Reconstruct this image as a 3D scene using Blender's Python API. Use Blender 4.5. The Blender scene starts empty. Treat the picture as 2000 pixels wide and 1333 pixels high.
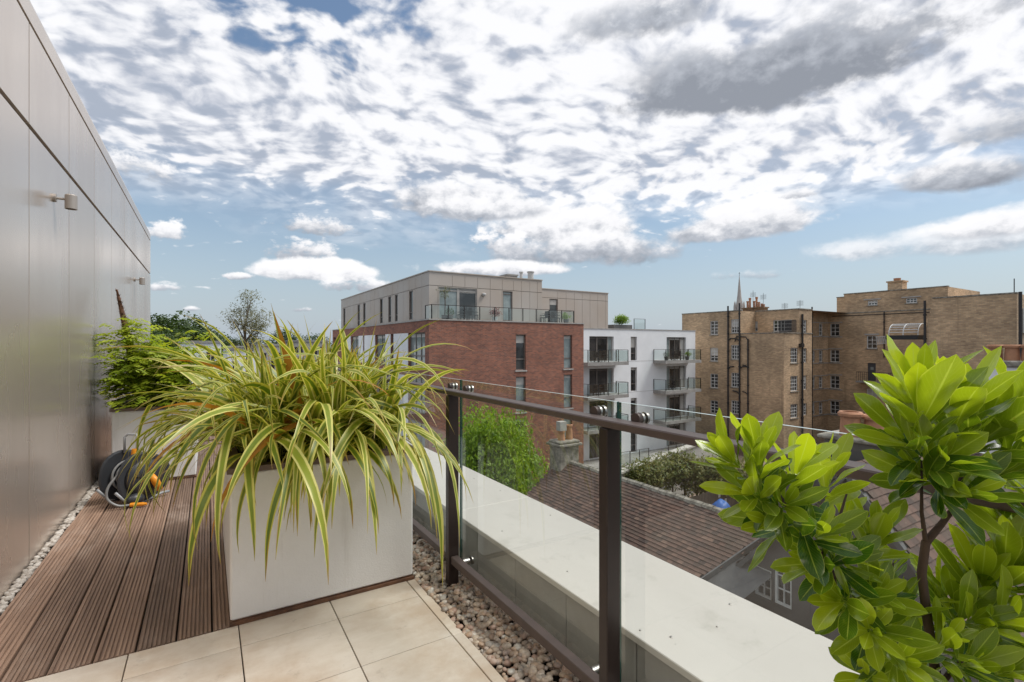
import bpy, math, random
import numpy as np
from mathutils import Vector, noise as mnoise
R = math.radians
sc = bpy.context.scene
col = sc.collection
# ---------------------------------------------------------------- camera
H = 1.4                     # eye height over the decking
HY = 673.0                  # horizon row in the photograph (2000x1333)
FP = 960.0                  # focal length in photograph pixels
A0 = math.atan(595 / 960.0) # the terrace runs along +Y; the camera looks this far to the right of it
S, K = math.sin(A0), math.cos(A0)
cam = bpy.data.objects.new('camera', bpy.data.cameras.new('camera'))
col.objects.link(cam)
cam.location = (0, 0, H)
cam.rotation_euler = (R(90), 0, -A0)
cam.data.sensor_width = 36
cam.data.lens = 36 * FP / 2000
cam.data.shift_y = (HY - 666.5) / 2000
cam.data.clip_start = 0.05
cam.data.clip_end = 3000
sc.camera = cam
# ---------------------------------------------------------------- colour management
sc.view_settings.view_transform = 'Standard'
sc.view_settings.look = 'None'
sc.view_settings.exposure = 0.50
sc.view_settings.gamma = 1
SUN_EL = R(56)
SUN_V = Vector((0.74, -0.36, 0)).normalized() * math.cos(SUN_EL) + Vector((0, 0, math.sin(SUN_EL)))
# ---------------------------------------------------------------- node helpers
class NT:
    def __init__(s, nt): s.nt = nt
    def n(s, t, **kw):
        nd = s.nt.nodes.new(t)
        for k, v in kw.items(): setattr(nd, k, v)
        return nd
    def put(s, sock, v):
        if v is None: return
        if hasattr(v, 'links') or hasattr(v, 'is_linked'): s.nt.links.new(v, sock)
        else:
            if isinstance(v, (tuple, list)) and len(v) == 3 and len(sock.default_value) == 4: v = (*v, 1)
            sock.default_value = v
    def m(s, op, a, b=None, c=None, clamp=False):
        nd = s.n('ShaderNodeMath', operation=op, use_clamp=clamp)
        for i, v in enumerate((a, b, c)): s.put(nd.inputs[i], v)
        return nd.outputs[0]
    def mix(s, f, a, b, blend='MIX'):
        nd = s.n('ShaderNodeMix', data_type='RGBA', blend_type=blend)
        s.put(nd.inputs[0], f); s.put(nd.inputs[6], a); s.put(nd.inputs[7], b)
        return nd.outputs[2]
    def noise(s, vec, scale, detail=4, rough=.5, dist=0):
        nd = s.n('ShaderNodeTexNoise')
        s.put(nd.inputs['Vector'], vec); nd.inputs['Scale'].default_value = scale
        nd.inputs['Detail'].default_value = detail; nd.inputs['Roughness'].default_value = rough
        nd.inputs['Distortion'].default_value = dist
        return nd.outputs[0]
    def smooth(s, v, lo, hi, a=0., b=1.):
        nd = s.n('ShaderNodeMapRange', interpolation_type='SMOOTHSTEP')
        for i, x in enumerate((v, lo, hi, a, b)): s.put(nd.inputs[i], x)
        return nd.outputs[0]
    def mapping(s, vec, scale=(1, 1, 1), rot=(0, 0, 0), loc=(0, 0, 0)):
        nd = s.n('ShaderNodeMapping'); s.put(nd.inputs[0], vec)
        nd.inputs[1].default_value = loc; nd.inputs[2].default_value = rot; nd.inputs[3].default_value = scale
        return nd.outputs[0]
    def ramp(s, f, stops):
        nd = s.n('ShaderNodeValToRGB'); s.put(nd.inputs[0], f)
        e = nd.color_ramp.elements
        while len(e) < len(stops): e.new(.5)
        for el, (p, c) in zip(e, stops): el.position = p; el.color = (*c, 1)
        return nd.outputs[0]
    def xyz(s, v):
        nd = s.n('ShaderNodeSeparateXYZ'); s.put(nd.inputs[0], v); return nd.outputs
    def comb(s, x, y, z):
        nd = s.n('ShaderNodeCombineXYZ')
        for i, v in enumerate((x, y, z)): s.put(nd.inputs[i], v)
        return nd.outputs[0]
# ---------------------------------------------------------------- world: Nishita sky with cloud fields at fixed sky directions
world = bpy.data.worlds.new('World'); sc.world = world; world.use_nodes = True
world.node_tree.nodes.clear()
w = NT(world.node_tree)
SKY_S = 0.11
sky = w.n('ShaderNodeTexSky', sky_type='NISHITA', sun_disc=False)
sky.sun_elevation = SUN_EL
sky.sun_rotation = math.atan2(SUN_V.x, SUN_V.y)
sky.air_density = 1.2; sky.dust_density = 1.2; sky.ozone_density = 2.0; sky.altitude = 50
tc = w.n('ShaderNodeTexCoord').outputs['Generated']
d3 = w.mapping(tc, rot=(0, 0, A0))          # x to the right, y ahead of the terrace view
x, y, z = w.xyz(d3)
zc = w.m('MAXIMUM', z, 0.0)
zz = w.m('ADD', zc, 0.26)
px_, py_ = w.m('DIVIDE', x, zz), w.m('DIVIDE', y, zz)
p = w.comb(px_, py_, 0.0)
p = w.mapping(p, rot=(0, 0, R(-18)), loc=(3.1, 1.7, 0))
low = w.noise(p, 0.55, 3, .5)
# altocumulus: ripples of small puffs
warp = w.n('ShaderNodeVectorMath', operation='MULTIPLY_ADD')
wn = w.n('ShaderNodeTexNoise'); w.put(wn.inputs['Vector'], p); wn.inputs['Scale'].default_value = 2.2; wn.inputs['Detail'].default_value = 3
w.put(warp.inputs[0], wn.outputs['Color']); warp.inputs[1].default_value = (.22, .22, 0); w.put(warp.inputs[2], p)
pw = w.mapping(warp.outputs[0], scale=(0.92, 1.1, 1))
puff = w.noise(pw, 12.0, 2.4, .45, 0)
soft2 = w.noise(pw, 25, 4, .55, 0)
big = w.noise(pw, 2.2, 3, .5)
el = w.m('ARCSINE', z)
az = w.m('ARCTAN2', x, y)
cov = w.m('ADD', w.m('MULTIPLY', w.m('SUBTRACT', low, .5), .75), w.m('MULTIPLY', w.m('SUBTRACT', big, .5), .55))
lowfade = w.smooth(el, R(10.5), R(20.5), -0.36, 0.15)
# blue window high on the left
bx = w.m('DIVIDE', w.m('SUBTRACT', az, R(-24)), R(20)); by = w.m('DIVIDE', w.m('SUBTRACT', el, R(36)), R(11))
hole = w.m('SUBTRACT', 1.0, w.m('ADD', w.m('MULTIPLY', bx, bx), w.m('MULTIPLY', by, by)), clamp=True)
dens = w.m('ADD', w.m('ADD', puff, cov), lowfade)
dens = w.m('SUBTRACT', dens, w.m('MULTIPLY', hole, .26))
alt_a = w.smooth(w.m('ADD', dens, w.m('MULTIPLY', w.m('SUBTRACT', soft2, .5), .35)), .36, .60)
alt_s = w.smooth(w.m('ADD', dens, w.m('MULTIPLY', w.m('SUBTRACT', w.noise(pw, 14, 4, .6), .5), .30)), .46, .74)
skyc = w.mix(1.0, sky.outputs[0], (0.82, 0.82, 0.80), 'MULTIPLY')
hz = w.smooth(el, R(-2), R(20), .80, 0.)
skyc = w.mix(hz, skyc, (3.0, 3.55, 4.3))

alt_s = w.smooth(w.m('ADD', w.m('ADD', puff, w.m('MULTIPLY', w.m('SUBTRACT', soft2, .5), .42)), w.m('ADD', w.m('MULTIPLY', w.m('SUBTRACT', big, .5), .40), w.m('MULTIPLY', w.m('SUBTRACT', low, .5), .5))), .33, .64)
altc = w.ramp(alt_s, [(0, (.46, .50, .57)), (.32, (.62, .65, .71)), (.68, (.84, .855, .88)), (1, (1, 1, 1))])
altc = w.mix(1.0, altc, (6.5, 6.5, 6.65), 'MULTIPLY')
veil = w.m('MULTIPLY', w.smooth(w.m('ADD', el, w.m('MULTIPLY', w.m('SUBTRACT', big, .5), .25)), R(11.5), R(19.5), 0., .86), w.smooth(w.m('ADD', w.m('MULTIPLY', hole, 1.7), w.m('MULTIPLY', w.m('SUBTRACT', puff, .5), -2.2)), .50, .95, 1., 0.))
c = w.mix(w.m('MULTIPLY', w.m('MAXIMUM', alt_a, veil), .97), skyc, altc)
# heaped clouds: (x, y, half width, half height, light 0..1, softness) in degrees of azimuth / elevation
def azel(px, py):
    u = (px - 1000) / FP; v = (HY - py) / FP
    return math.atan(u), math.atan(v / math.sqrt(1 + u * u))
cumuli = [(1510, 150, 330, 92, .05, .5), (1650, 125, 190, 62, .03, .6), (1310, 165, 130, 66, .14, .8), (1245, 40, 130, 60, .32, .6),
          (1960, 250, 130, 55, .40, .6), (1900, 340, 140, 45, .55, .5),
          (905, 395, 130, 42, .60, .5), (1090, 445, 150, 56, .88, .4), (1130, 495, 170, 42, .55, .5), (940, 410, 120, 34, .75, .5), (975, 475, 60, 30, 1, .3),
          (1480, 425, 150, 52, .9, .35), (1400, 455, 110, 30, .5, .5), (615, 444, 85, 24, .85, .35),
          (590, 495, 70, 34, .8, .35), (620, 533, 115, 26, 1, .3), (325, 452, 42, 26, 1, .3), (320, 562, 42, 12, .95, .3), (270, 330, 70, 40, .9, .4),
          (470, 541, 34, 9, .9, .3), (590, 606, 24, 7, .8, .4), (372, 605, 20, 6, .8, .4), (1850, 475, 330, 38, .85, .8), (1940, 440, 150, 34, .95, .6),
          (1450, 540, 90, 11, .7, .8), (980, 527, 170, 18, .9, .4), (700, 560, 70, 20, .8, .4), (1560, 380, 40, 15, .9, .4)]
cv = w.comb(az, w.m('MULTIPLY', el, 1.5), 0.0)
e1 = w.noise(cv, 7, 6, .55, .1)
e2 = w.noise(cv, 24, 5, .6, .1)
edge2 = w.m('ADD', w.m('MULTIPLY', w.m('SUBTRACT', e2, .5), 4.6), w.m('MULTIPLY', w.m('SUBTRACT', w.noise(cv, 70, 3, .6), .5), 1.6))
edge = w.m('ADD', w.m('MULTIPLY', w.m('SUBTRACT', e1, .5), 3.6), w.m('MULTIPLY', w.m('SUBTRACT', e2, .5), 1.5))
for (cx, cy, rx, ry, lt, soft) in cumuli:
    a0, l0 = azel(cx, cy); a1, _ = azel(cx + rx, cy); a2, _ = azel(cx - rx, cy); _, l1 = azel(cx, cy - ry)
    ra = (a1 - a2) / 2; rl = max(l1 - l0, R(.3))
    qx = w.m('MULTIPLY', w.m('SUBTRACT', az, a0), 1 / ra)
    qy = w.m('MULTIPLY', w.m('SUBTRACT', el, l0), 1 / rl)
    qb = w.m('MAXIMUM', w.m('MULTIPLY', qy, -1.5), qy)       # flatter base
    rr = w.m('ADD', w.m('MULTIPLY', qx, qx), w.m('MULTIPLY', qb, qb))
    v = w.m('ADD', w.m('SUBTRACT', 1.30 if rx > 100 else 1.05, rr), edge if rx > 100 else edge2)
    a = w.smooth(v, -.05, .28 + soft * (1.25 if rx > 100 else 2.4))
    if soft > .7: a = w.m('MULTIPLY', a, .75)
    t = w.m('ADD', w.m('ADD', w.m('MULTIPLY', qy, .55 if lt > .5 else .3), (lt - .20 if rx > 100 else lt - .42) if lt > .5 else lt - .05), w.m('MULTIPLY', w.m('SUBTRACT', e2, .5), 1.3 if lt > .3 else 1.0), clamp=True)
    cc = w.ramp(t, [(0, (.30, .325, .37)), (.35, (.50, .53, .58)), (.7, (.93, .93, .94)), (1, (1, 1, 1))])
    cc = w.mix(1.0, cc, (6.6, 6.6, 6.7), 'MULTIPLY')
    c = w.mix(a, c, cc)
bg = w.n('ShaderNodeBackground'); w.put(bg.inputs[0], c); bg.inputs[1].default_value = SKY_S
wo = w.n('ShaderNodeOutputWorld'); w.nt.links.new(bg.outputs[0], wo.inputs[0])
world.cycles.sampling_method = 'MANUAL'; world.cycles.sample_map_resolution = 1024
# ---------------------------------------------------------------- sun behind thin cloud
sl = bpy.data.lights.new('sun', 'SUN'); sl.energy = 2.3; sl.angle = R(22); sl.color = (1, .97, .92)
so = bpy.data.objects.new('sun', sl); col.objects.link(so)
so.rotation_euler = SUN_V.to_track_quat('Z', 'Y').to_euler(); so.location = (0, 0, 30)
# ---------------------------------------------------------------- photo geometry: pixel + a known plane -> metres
def ray(px):
    u = (px - 1000) / FP
    return S + K * u, K - S * u
def zat(py, d): return H - (py - HY) / FP * d
class Plane:
    """vertical plane: axis 'Y' (faces -Y, u = X) or 'X' (faces -X, u = Y)"""
    def __init__(s, axis, c):
        s.axis, s.c = axis, c
        s.O, s.D, s.N = (((0, c), (1, 0), (0, -1)) if axis == 'Y' else ((c, 0), (0, 1), (-1, 0)))
    def d(s, px):
        rx, ry = ray(px); return s.c / (ry if s.axis == 'Y' else rx)
    def u(s, px):
        rx, ry = ray(px); return s.d(px) * (rx if s.axis == 'Y' else ry)
    def z(s, px, py): return zat(py, s.d(px))
    def pt(s, u, n, z):
        return (s.O[0] + s.D[0] * u + s.N[0] * n, s.O[1] + s.D[1] * u + s.N[1] * n, z)
def at_d(px, py, d):
    rx, ry = ray(px); return Vector((rx * d, ry * d, zat(py, d)))
def at_z(px, py, z):
    return at_d(px, py, (H - z) * FP / (py - HY))
c1 = lambda cx, cy=0: (640 + cx / 2.6316, 500 + cy / 2.6316)
c2 = lambda cx, cy=0: (1300 + cx / 2.857, 530 + cy / 2.857)
# ---------------------------------------------------------------- mesh helpers
WL = {}
class MB:
    def __init__(s): s.v = []; s.f = []; s.uv = {}; s.mi = []; s.col = []
    def add(s, vs, fs, mi=0, uvs=None, c=0.5):
        b = len(s.v); s.v.extend([tuple(q) for q in vs])
        for k, f in enumerate(fs):
            s.f.append(tuple(b + i for i in f)); s.mi.append(mi); s.col.append(c)
            if uvs: s.uv[len(s.f) - 1] = uvs[k]
    def quad(s, a, b, c_, d, mi=0, c=.5): s.add((a, b, c_, d), ((0, 1, 2, 3),), mi, None, c)
    def box(s, x0, x1, y0, y1, z0, z1, mi=0, c=.5):
        v = [(x0, y0, z0), (x1, y0, z0), (x1, y1, z0), (x0, y1, z0), (x0, y0, z1), (x1, y0, z1), (x1, y1, z1), (x0, y1, z1)]
        s.add(v, ((0, 3, 2, 1), (4, 5, 6, 7), (0, 1, 5, 4), (1, 2, 6, 5), (2, 3, 7, 6), (3, 0, 4, 7)), mi, None, c)
    def bbox(s, x0, x1, y0, y1, z0, z1, b, mi=0):
        """box with chamfered vertical and horizontal edges"""
        ring = lambda i, z: [(x0 + i, y0, z), (x1 - i, y0, z), (x1, y0 + i, z), (x1, y1 - i, z), (x1 - i, y1, z), (x0 + i, y1, z), (x0, y1 - i, z), (x0, y0 + i, z)]
        def ringin(k, z): return [(min(max(a, x0 + k), x1 - k), min(max(c_, y0 + k), y1 - k), z) for a, c_, z in ring(b * 1.5, z)]
        rs = [ringin(b, z0), ring(b, z0 + b), ring(b, z1 - b), ringin(b, z1)]
        v = [q for r in rs for q in r]; f = []
        for k in range(3):
            for i in range(8): f.append((k * 8 + i, k * 8 + (i + 1) % 8, (k + 1) * 8 + (i + 1) % 8, (k + 1) * 8 + i))
        f.append(tuple(range(7, -1, -1))); f.append(tuple(24 + i for i in range(8)))
        s.add(v, f, mi)
    def obox(s, P, u0, u1, n0, n1, z0, z1, mi=0, c=.5):
        a, b = P.pt(u0, n0, z0), P.pt(u1, n1, z1)
        s.box(min(a[0], b[0]), max(a[0], b[0]), min(a[1], b[1]), max(a[1], b[1]), z0, z1, mi, c)
    def tube(s, pts, rad, n=8, mi=0, caps=True, c=.5):
        pts = [Vector(q) for q in pts]
        if not isinstance(rad, (list, tuple)): rad = [rad] * len(pts)
        b = len(s.v); up = Vector((0, 0, 1)); prev = None
        for i, q in enumerate(pts):
            t = (pts[min(i + 1, len(pts) - 1)] - pts[max(i - 1, 0)]).normalized()
            if prev is None:
                a = t.cross(up)
                if a.length < .05: a = t.cross(Vector((1, 0, 0)))
                a.normalize()
            else:
                a = (prev - t * prev.dot(t)).normalized()
            prev = a; e = t.cross(a)
            for k in range(n):
                w_ = 2 * math.pi * k / n
                s.v.append(tuple(q + (a * math.cos(w_) + e * math.sin(w_)) * rad[i]))
        for i in range(len(pts) - 1):
            for k in range(n):
                s.f.append((b + i * n + k, b + i * n + (k + 1) % n, b + (i + 1) * n + (k + 1) % n, b + (i + 1) * n + k)); s.mi.append(mi); s.col.append(c)
        if caps:
            s.f.append(tuple(b + k for k in range(n - 1, -1, -1))); s.f.append(tuple(b + (len(pts) - 1) * n + k for k in range(n)))
            s.mi += [mi, mi]; s.col += [c, c]
    def cyl(s, a, b, r, n=16, mi=0, c=.5): s.tube([a, b], r, n, mi, True, c)
    def lathe(s, cx, cy, prof, n=20, mi=0, c=.5):
        b = len(s.v)
        for r, z in prof:
            for k in range(n):
                w_ = 2 * math.pi * k / n; s.v.append((cx + r * math.cos(w_), cy + r * math.sin(w_), z))
        for i in range(len(prof) - 1):
            for k in range(n):
                s.f.append((b + i * n + k, b + i * n + (k + 1) % n, b + (i + 1) * n + (k + 1) % n, b + (i + 1) * n + k)); s.mi.append(mi); s.col.append(c)
    def prism(s, P, poly, n0, n1, mi=0):
        """polygon of (u, z) in plane P extruded from offset n0 to n1"""
        k = len(poly); v = [P.pt(u, n0, z) for u, z in poly] + [P.pt(u, n1, z) for u, z in poly]
        f = [tuple(range(k)), tuple(range(2 * k - 1, k - 1, -1))] + [(i, (i + 1) % k, k + (i + 1) % k, k + i) for i in range(k)]
        s.add(v, f, mi)
    def facade(s, P, u0, u1, z0, z1, holes=(), depth=.15, mi=0, mr=None):
        us = sorted({round(q, 4) for q in [u0, u1] + [a for h in holes for a in h[:2]] if u0 - 1e-4 <= q <= u1 + 1e-4})
        zs = sorted({round(q, 4) for q in [z0, z1] + [a for h in holes for a in h[2:4]] if z0 - 1e-4 <= q <= z1 + 1e-4})
        nu, nz = len(us) - 1, len(zs) - 1
        F = [[True] * nz for _ in range(nu)]
        for i in range(nu):
            for j in range(nz):
                a, b = (us[i] + us[i + 1]) / 2, (zs[j] + zs[j + 1]) / 2
                if any(h[0] < a < h[1] and h[2] < b < h[3] for h in holes): F[i][j] = False
        mr = mi if mr is None else mr
        for j in range(nz):
            i = 0
            while i < nu:
                if F[i][j]:
                    k = i
                    while k < nu and F[k][j]: k += 1
                    s.quad(P.pt(us[i], 0, zs[j]), P.pt(us[k], 0, zs[j]), P.pt(us[k], 0, zs[j + 1]), P.pt(us[i], 0, zs[j + 1]), mi)
                    i = k
                else:
                    A, B, C_, D_ = us[i], us[i + 1], zs[j], zs[j + 1]
                    if i > 0 and F[i - 1][j]: s.quad(P.pt(A, 0, C_), P.pt(A, -depth, C_), P.pt(A, -depth, D_), P.pt(A, 0, D_), mr)
                    if i < nu - 1 and F[i + 1][j]: s.quad(P.pt(B, 0, C_), P.pt(B, 0, D_), P.pt(B, -depth, D_), P.pt(B, -depth, C_), mr)
                    if j > 0 and F[i][j - 1]: s.quad(P.pt(A, 0, C_), P.pt(B, 0, C_), P.pt(B, -depth, C_), P.pt(A, -depth, C_), mr)
                    if j < nz - 1 and F[i][j + 1]: s.quad(P.pt(A, 0, D_), P.pt(A, -depth, D_), P.pt(B, -depth, D_), P.pt(B, 0, D_), mr)
                    i += 1
    def build(s, name, mats, parent=None, smooth=False, kind=None):
        me = bpy.data.meshes.new(name)
        off = WL.get(parent.name, Vector((0, 0, 0))) if parent else Vector((0, 0, 0))
        V = np.array(s.v, dtype=np.float64).reshape(-1, 3)
        me.from_pydata((V - np.array(off)).tolist(), [], s.f)
        for m_ in (mats if isinstance(mats, (list, tuple)) else [mats]): me.materials.append(m_)
        nl = len(me.loops)
        vi = np.empty(nl, dtype=np.int32); me.loops.foreach_get('vertex_index', vi)
        lt = np.array([len(f) for f in s.f]); fi = np.repeat(np.arange(len(s.f)), lt)
        nrm = np.empty(len(s.f) * 3); me.polygons.foreach_get('normal', nrm); nrm = np.abs(nrm.reshape(-1, 3))[fi]
        W = V[vi]; ax = nrm.argmax(1)
        uv = np.where((ax == 0)[:, None], W[:, [1, 2]], np.where((ax == 1)[:, None], W[:, [0, 2]], W[:, [0, 1]]))
        if s.uv:
            st = np.concatenate([[0], np.cumsum(lt)])
            for k, q in s.uv.items(): uv[st[k]:st[k] + len(q)] = q
        me.uv_layers.new(name='UVMap').data.foreach_set('uv', uv.ravel())
        at = me.attributes.new('rnd', 'FLOAT', 'FACE'); at.data.foreach_set('value', np.array(s.col, dtype=np.float32))
        me.polygons.foreach_set('material_index', np.array(s.mi, dtype=np.int32))
        if smooth: me.polygons.foreach_set('use_smooth', np.ones(len(s.f), dtype=bool))
        me.update()
        o = bpy.data.objects.new(name, me); col.objects.link(o)
        if parent: o.parent = parent; WL[o.name] = off
        else: WL[o.name] = Vector((0, 0, 0))
        if kind: o['kind'] = kind
        return o
def tag(o, label, cat, group=None):
    o['label'] = label; o['category'] = cat
    if group: o['group'] = group
    return o
def thing(name, loc, label, cat, group=None):
    o = bpy.data.objects.new(name, None); col.objects.link(o); o.location = loc; o.empty_display_size = .2
    WL[o.name] = Vector(loc)
    return tag(o, label, cat, group)
def copy_tree(o, loc=None, label=None, rz=None, parent=None, scale=None):
    c_ = o.copy(); col.objects.link(c_)
    if parent: c_.parent = parent
    if loc is not None: c_.location = loc
    if label: c_['label'] = label
    if rz is not None: c_.rotation_euler = (0, 0, rz)
    if scale: c_.scale = (scale,) * 3
    for ch in list(o.children): copy_tree(ch, parent=c_)
    return c_
# ---------------------------------------------------------------- materials
def new(name):
    m_ = bpy.data.materials.new(name); m_.use_nodes = True
    t = NT(m_.node_tree); b = m_.node_tree.nodes['Principled BSDF']
    return m_, t, b
def bump(t, b, h, dist=.01, strength=.6):
    bp = t.n('ShaderNodeBump'); bp.inputs['Strength'].default_value = strength; bp.inputs['Distance'].default_value = dist
    t.put(bp.inputs['Height'], h); t.put(b.inputs['Normal'], bp.outputs[0])
def uvn(t): return t.n('ShaderNodeTexCoord').outputs['UV']
def objn(t): return t.n('ShaderNodeTexCoord').outputs['Object']
def rnd(t): return t.n('ShaderNodeAttribute', attribute_name='rnd').outputs['Fac']
def simple(name, ca, cb=None, rough=.6, metal=0, scale=4, bs=0, bd=.003, detail=6, coord='obj', stretch=(1, 1, 1), r2=None, spec=.5):
    m_, t, b = new(name)
    v = t.mapping(objn(t) if coord == 'obj' else uvn(t), scale=stretch)
    cb = cb or tuple(q * .8 for q in ca)
    n1 = t.noise(v, scale, detail, .62)
    t.put(b.inputs['Base Color'], t.mix(t.smooth(n1, .3, .7), ca, cb))
    b.inputs['Metallic'].default_value = metal; b.inputs['Specular IOR Level'].default_value = spec
    if r2: t.put(b.inputs['Roughness'], t.smooth(n1, .3, .7, rough, r2))
    else: b.inputs['Roughness'].default_value = rough
    if bs: bump(t, b, t.noise(v, bs, 4, .6), bd)
    return m_
def brick(name, ca, cb, mortar, bw=.225, bh=.075, mo=.010, patch=.25, sc1=.35):
    m_, t, b = new(name); v = uvn(t)
    br = t.n('ShaderNodeTexBrick'); t.put(br.inputs['Vector'], v)
    br.inputs['Scale'].default_value = 1; br.inputs['Brick Width'].default_value = bw; br.inputs['Row Height'].default_value = bh
    br.inputs['Mortar Size'].default_value = mo; br.inputs['Mortar Smooth'].default_value = .3
    br.inputs['Color1'].default_value = (*ca, 1); br.inputs['Color2'].default_value = (*cb, 1); br.inputs['Mortar'].default_value = (*mortar, 1)
    mid = tuple((p_ + q) / 2 for p_, q in zip(ca, cb))
    n1 = t.noise(v, sc1, 8, .68); n2 = t.noise(t.mapping(v, scale=(.7, 3.0, 1)), 2.4, 5, .7)
    k = t.mix(t.smooth(n1, .30, .70, 0, 1), (1 - patch, 1 - patch, 1 - patch), (1 + patch, 1 + patch * .9, 1 + patch * .8))
    c_ = t.mix(1., br.outputs['Color'], k, 'MULTIPLY')
    c_ = t.mix(1., c_, t.mix(t.smooth(n2, .3, .7), (.84, .84, .85), (1.14, 1.12, 1.09)), 'MULTIPLY')
    st = t.noise(t.mapping(v, scale=(1.6, .12, 1)), 1.2, 6, .7)
    c_ = t.mix(t.smooth(st, .54, .74, 0, .45), c_, tuple(q * .45 for q in mid))
    t.put(b.inputs['Base Color'], c_); b.inputs['Roughness'].default_value = .9
    bump(t, b, br.outputs['Fac'], -.006, .5)
    return m_
M = {}
M['red_brick'] = brick('red_brick', (.37, .135, .080), (.20, .082, .060), (.26, .18, .145), bw=.24, bh=.085, mo=.013, patch=.16, sc1=.5)
M['yellow_brick'] = brick('yellow_brick', (.58, .42, .26), (.39, .27, .165), (.40, .32, .235), bw=.30, bh=.105, mo=.014, patch=.32, sc1=.22)
M['dark_brick'] = brick('dark_brick', (.20, .13, .07), (.11, .075, .05), (.16, .12, .09), bw=.30, bh=.12, mo=.016, patch=.3)
M['white_render'] = simple('white_render', (.84, .85, .86), (.76, .77, .78), .85, scale=.5, bs=30, detail=8)
m_, t, b = new('planter_render'); v = objn(t)
c_ = t.mix(t.smooth(t.noise(v, 1.8, 8, .7), .3, .7), (.76, .745, .73), (.70, .68, .66))
c_ = t.mix(t.smooth(t.noise(t.mapping(v, scale=(7, 7, .5)), 1.6, 6, .7), .56, .74, 0, .32), c_, (.42, .38, .33))
c_ = t.mix(t.smooth(t.noise(v, 26, 5, .75), .66, .76, 0, .35), c_, (.36, .31, .26))
t.put(b.inputs['Base Color'], c_); b.inputs['Roughness'].default_value = .85
bump(t, b, t.noise(v, 110, 5, .65), .0025, .7)
M['planter_render'] = m_
M['champagne'] = simple('champagne', (.50, .445, .395), (.47, .395, .33), .5, .15, scale=.33, detail=2)
M['seam'] = simple('seam', (.03, .027, .025), rough=.8)
M['stone_band'] = simple('stone_band', (.45, .43, .40), (.33, .31, .29), .8, scale=3)
M['frame_white'] = simple('frame_white', (.72, .72, .70), rough=.5)
M['frame_taupe'] = simple('frame_taupe', (.20, .17, .15), rough=.5)
M['blind'] = simple('blind', (.55, .53, .49), (.45, .43, .40), .8, scale=1)
M['room'] = simple('room', (.035, .033, .034), (.08, .07, .065), .25, scale=.9)
M['pipe_black'] = simple('pipe_black', (.018, .016, .016), (.035, .03, .028), .55, scale=4)
M['concrete'] = simple('concrete', (.36, .35, .33), (.25, .24, .225), .9, scale=1.5, bs=20)
M['terracotta'] = simple('terracotta', (.48, .235, .13), (.33, .17, .10), .8, scale=6, bs=40)
M['stone_old'] = simple('stone_old', (.36, .33, .28), (.12, .11, .09), .95, scale=5, bs=22, bd=.02, detail=9)
M['slate'] = simple('slate', (.085, .085, .09), (.055, .055, .06), .6, scale=2, bs=14)
M['grey_clad'] = simple('grey_clad', (.10, .095, .09), (.07, .066, .063), .55, scale=1.6, detail=7)
M['lead'] = simple('lead', (.13, .13, .128), (.09, .09, .09), .55, scale=3)
M['bronze'] = simple('bronze', (.036, .023, .020), (.028, .019, .017), .36, .35, scale=3, r2=.42, bs=200, bd=.0002)
M['bronze_matte'] = simple('bronze_matte', (.085, .060, .053), (.07, .05, .045), .5, .1, scale=14)
M['steel'] = simple('steel', (.42, .40, .37), (.36, .34, .32), .34, 1, scale=30)
M['plastic_dark'] = simple('plastic_dark', (.035, .037, .042), (.028, .03, .034), .42, scale=5)
M['plastic_grey'] = simple('plastic_grey', (.33, .34, .35), (.27, .28, .29), .4, scale=5)
M['plastic_orange'] = simple('plastic_orange', (.78, .30, .01), (.70, .25, .01), .4, scale=5)
M['hose'] = simple('hose', (.24, .24, .235), (.17, .17, .17), .4, scale=9)
M['soil'] = simple('soil', (.035, .024, .017), (.015, .011, .008), .95, scale=20, bs=60, bd=.01)
M['bark'] = simple('bark', (.095, .062, .042), (.04, .026, .02), .9, scale=30, bs=80, bd=.004, stretch=(1, 1, .3))
M['bark_grey'] = simple('bark_grey', (.15, .12, .09), (.07, .055, .04), .9, scale=12, bs=40, bd=.01)
M['asphalt'] = simple('asphalt', (.055, .055, .055), (.045, .045, .045), .9, scale=2, bs=60)
M['roof_flat'] = simple('roof_flat', (.30, .295, .28), (.22, .21, .20), .9, scale=.6)
M['spire'] = simple('spire', (.55, .49, .44), (.42, .37, .33), .9, scale=.3)
M['blue_tarp'] = simple('blue_tarp', (.02, .12, .42), rough=.5)
M['wood_fence'] = simple('wood_fence', (.10, .075, .055), (.05, .04, .03), .9, scale=3, stretch=(6, 6, .4))
M['rubble'] = simple('rubble', (.34, .25, .19), (.16, .11, .085), .95, scale=3, bs=5, bd=.1)
M['furniture'] = simple('furniture', (.02, .02, .022), rough=.5)
M['pot_grey'] = simple('pot_grey', (.14, .135, .13), rough=.6)
M['pot_white'] = simple('pot_white', (.6, .59, .57), rough=.6)
M['rim_brown'] = simple('rim_brown', (.17, .115, .095), (.13, .09, .075), .6, scale=8)
M['rust'] = simple('rust', (.16, .075, .04), (.07, .035, .022), .9, scale=14, bs=60, bd=.003)
M['lamp_metal'] = simple('lamp_metal', (.40, .36, .32), (.36, .32, .29), .45, .4, scale=8)
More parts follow.
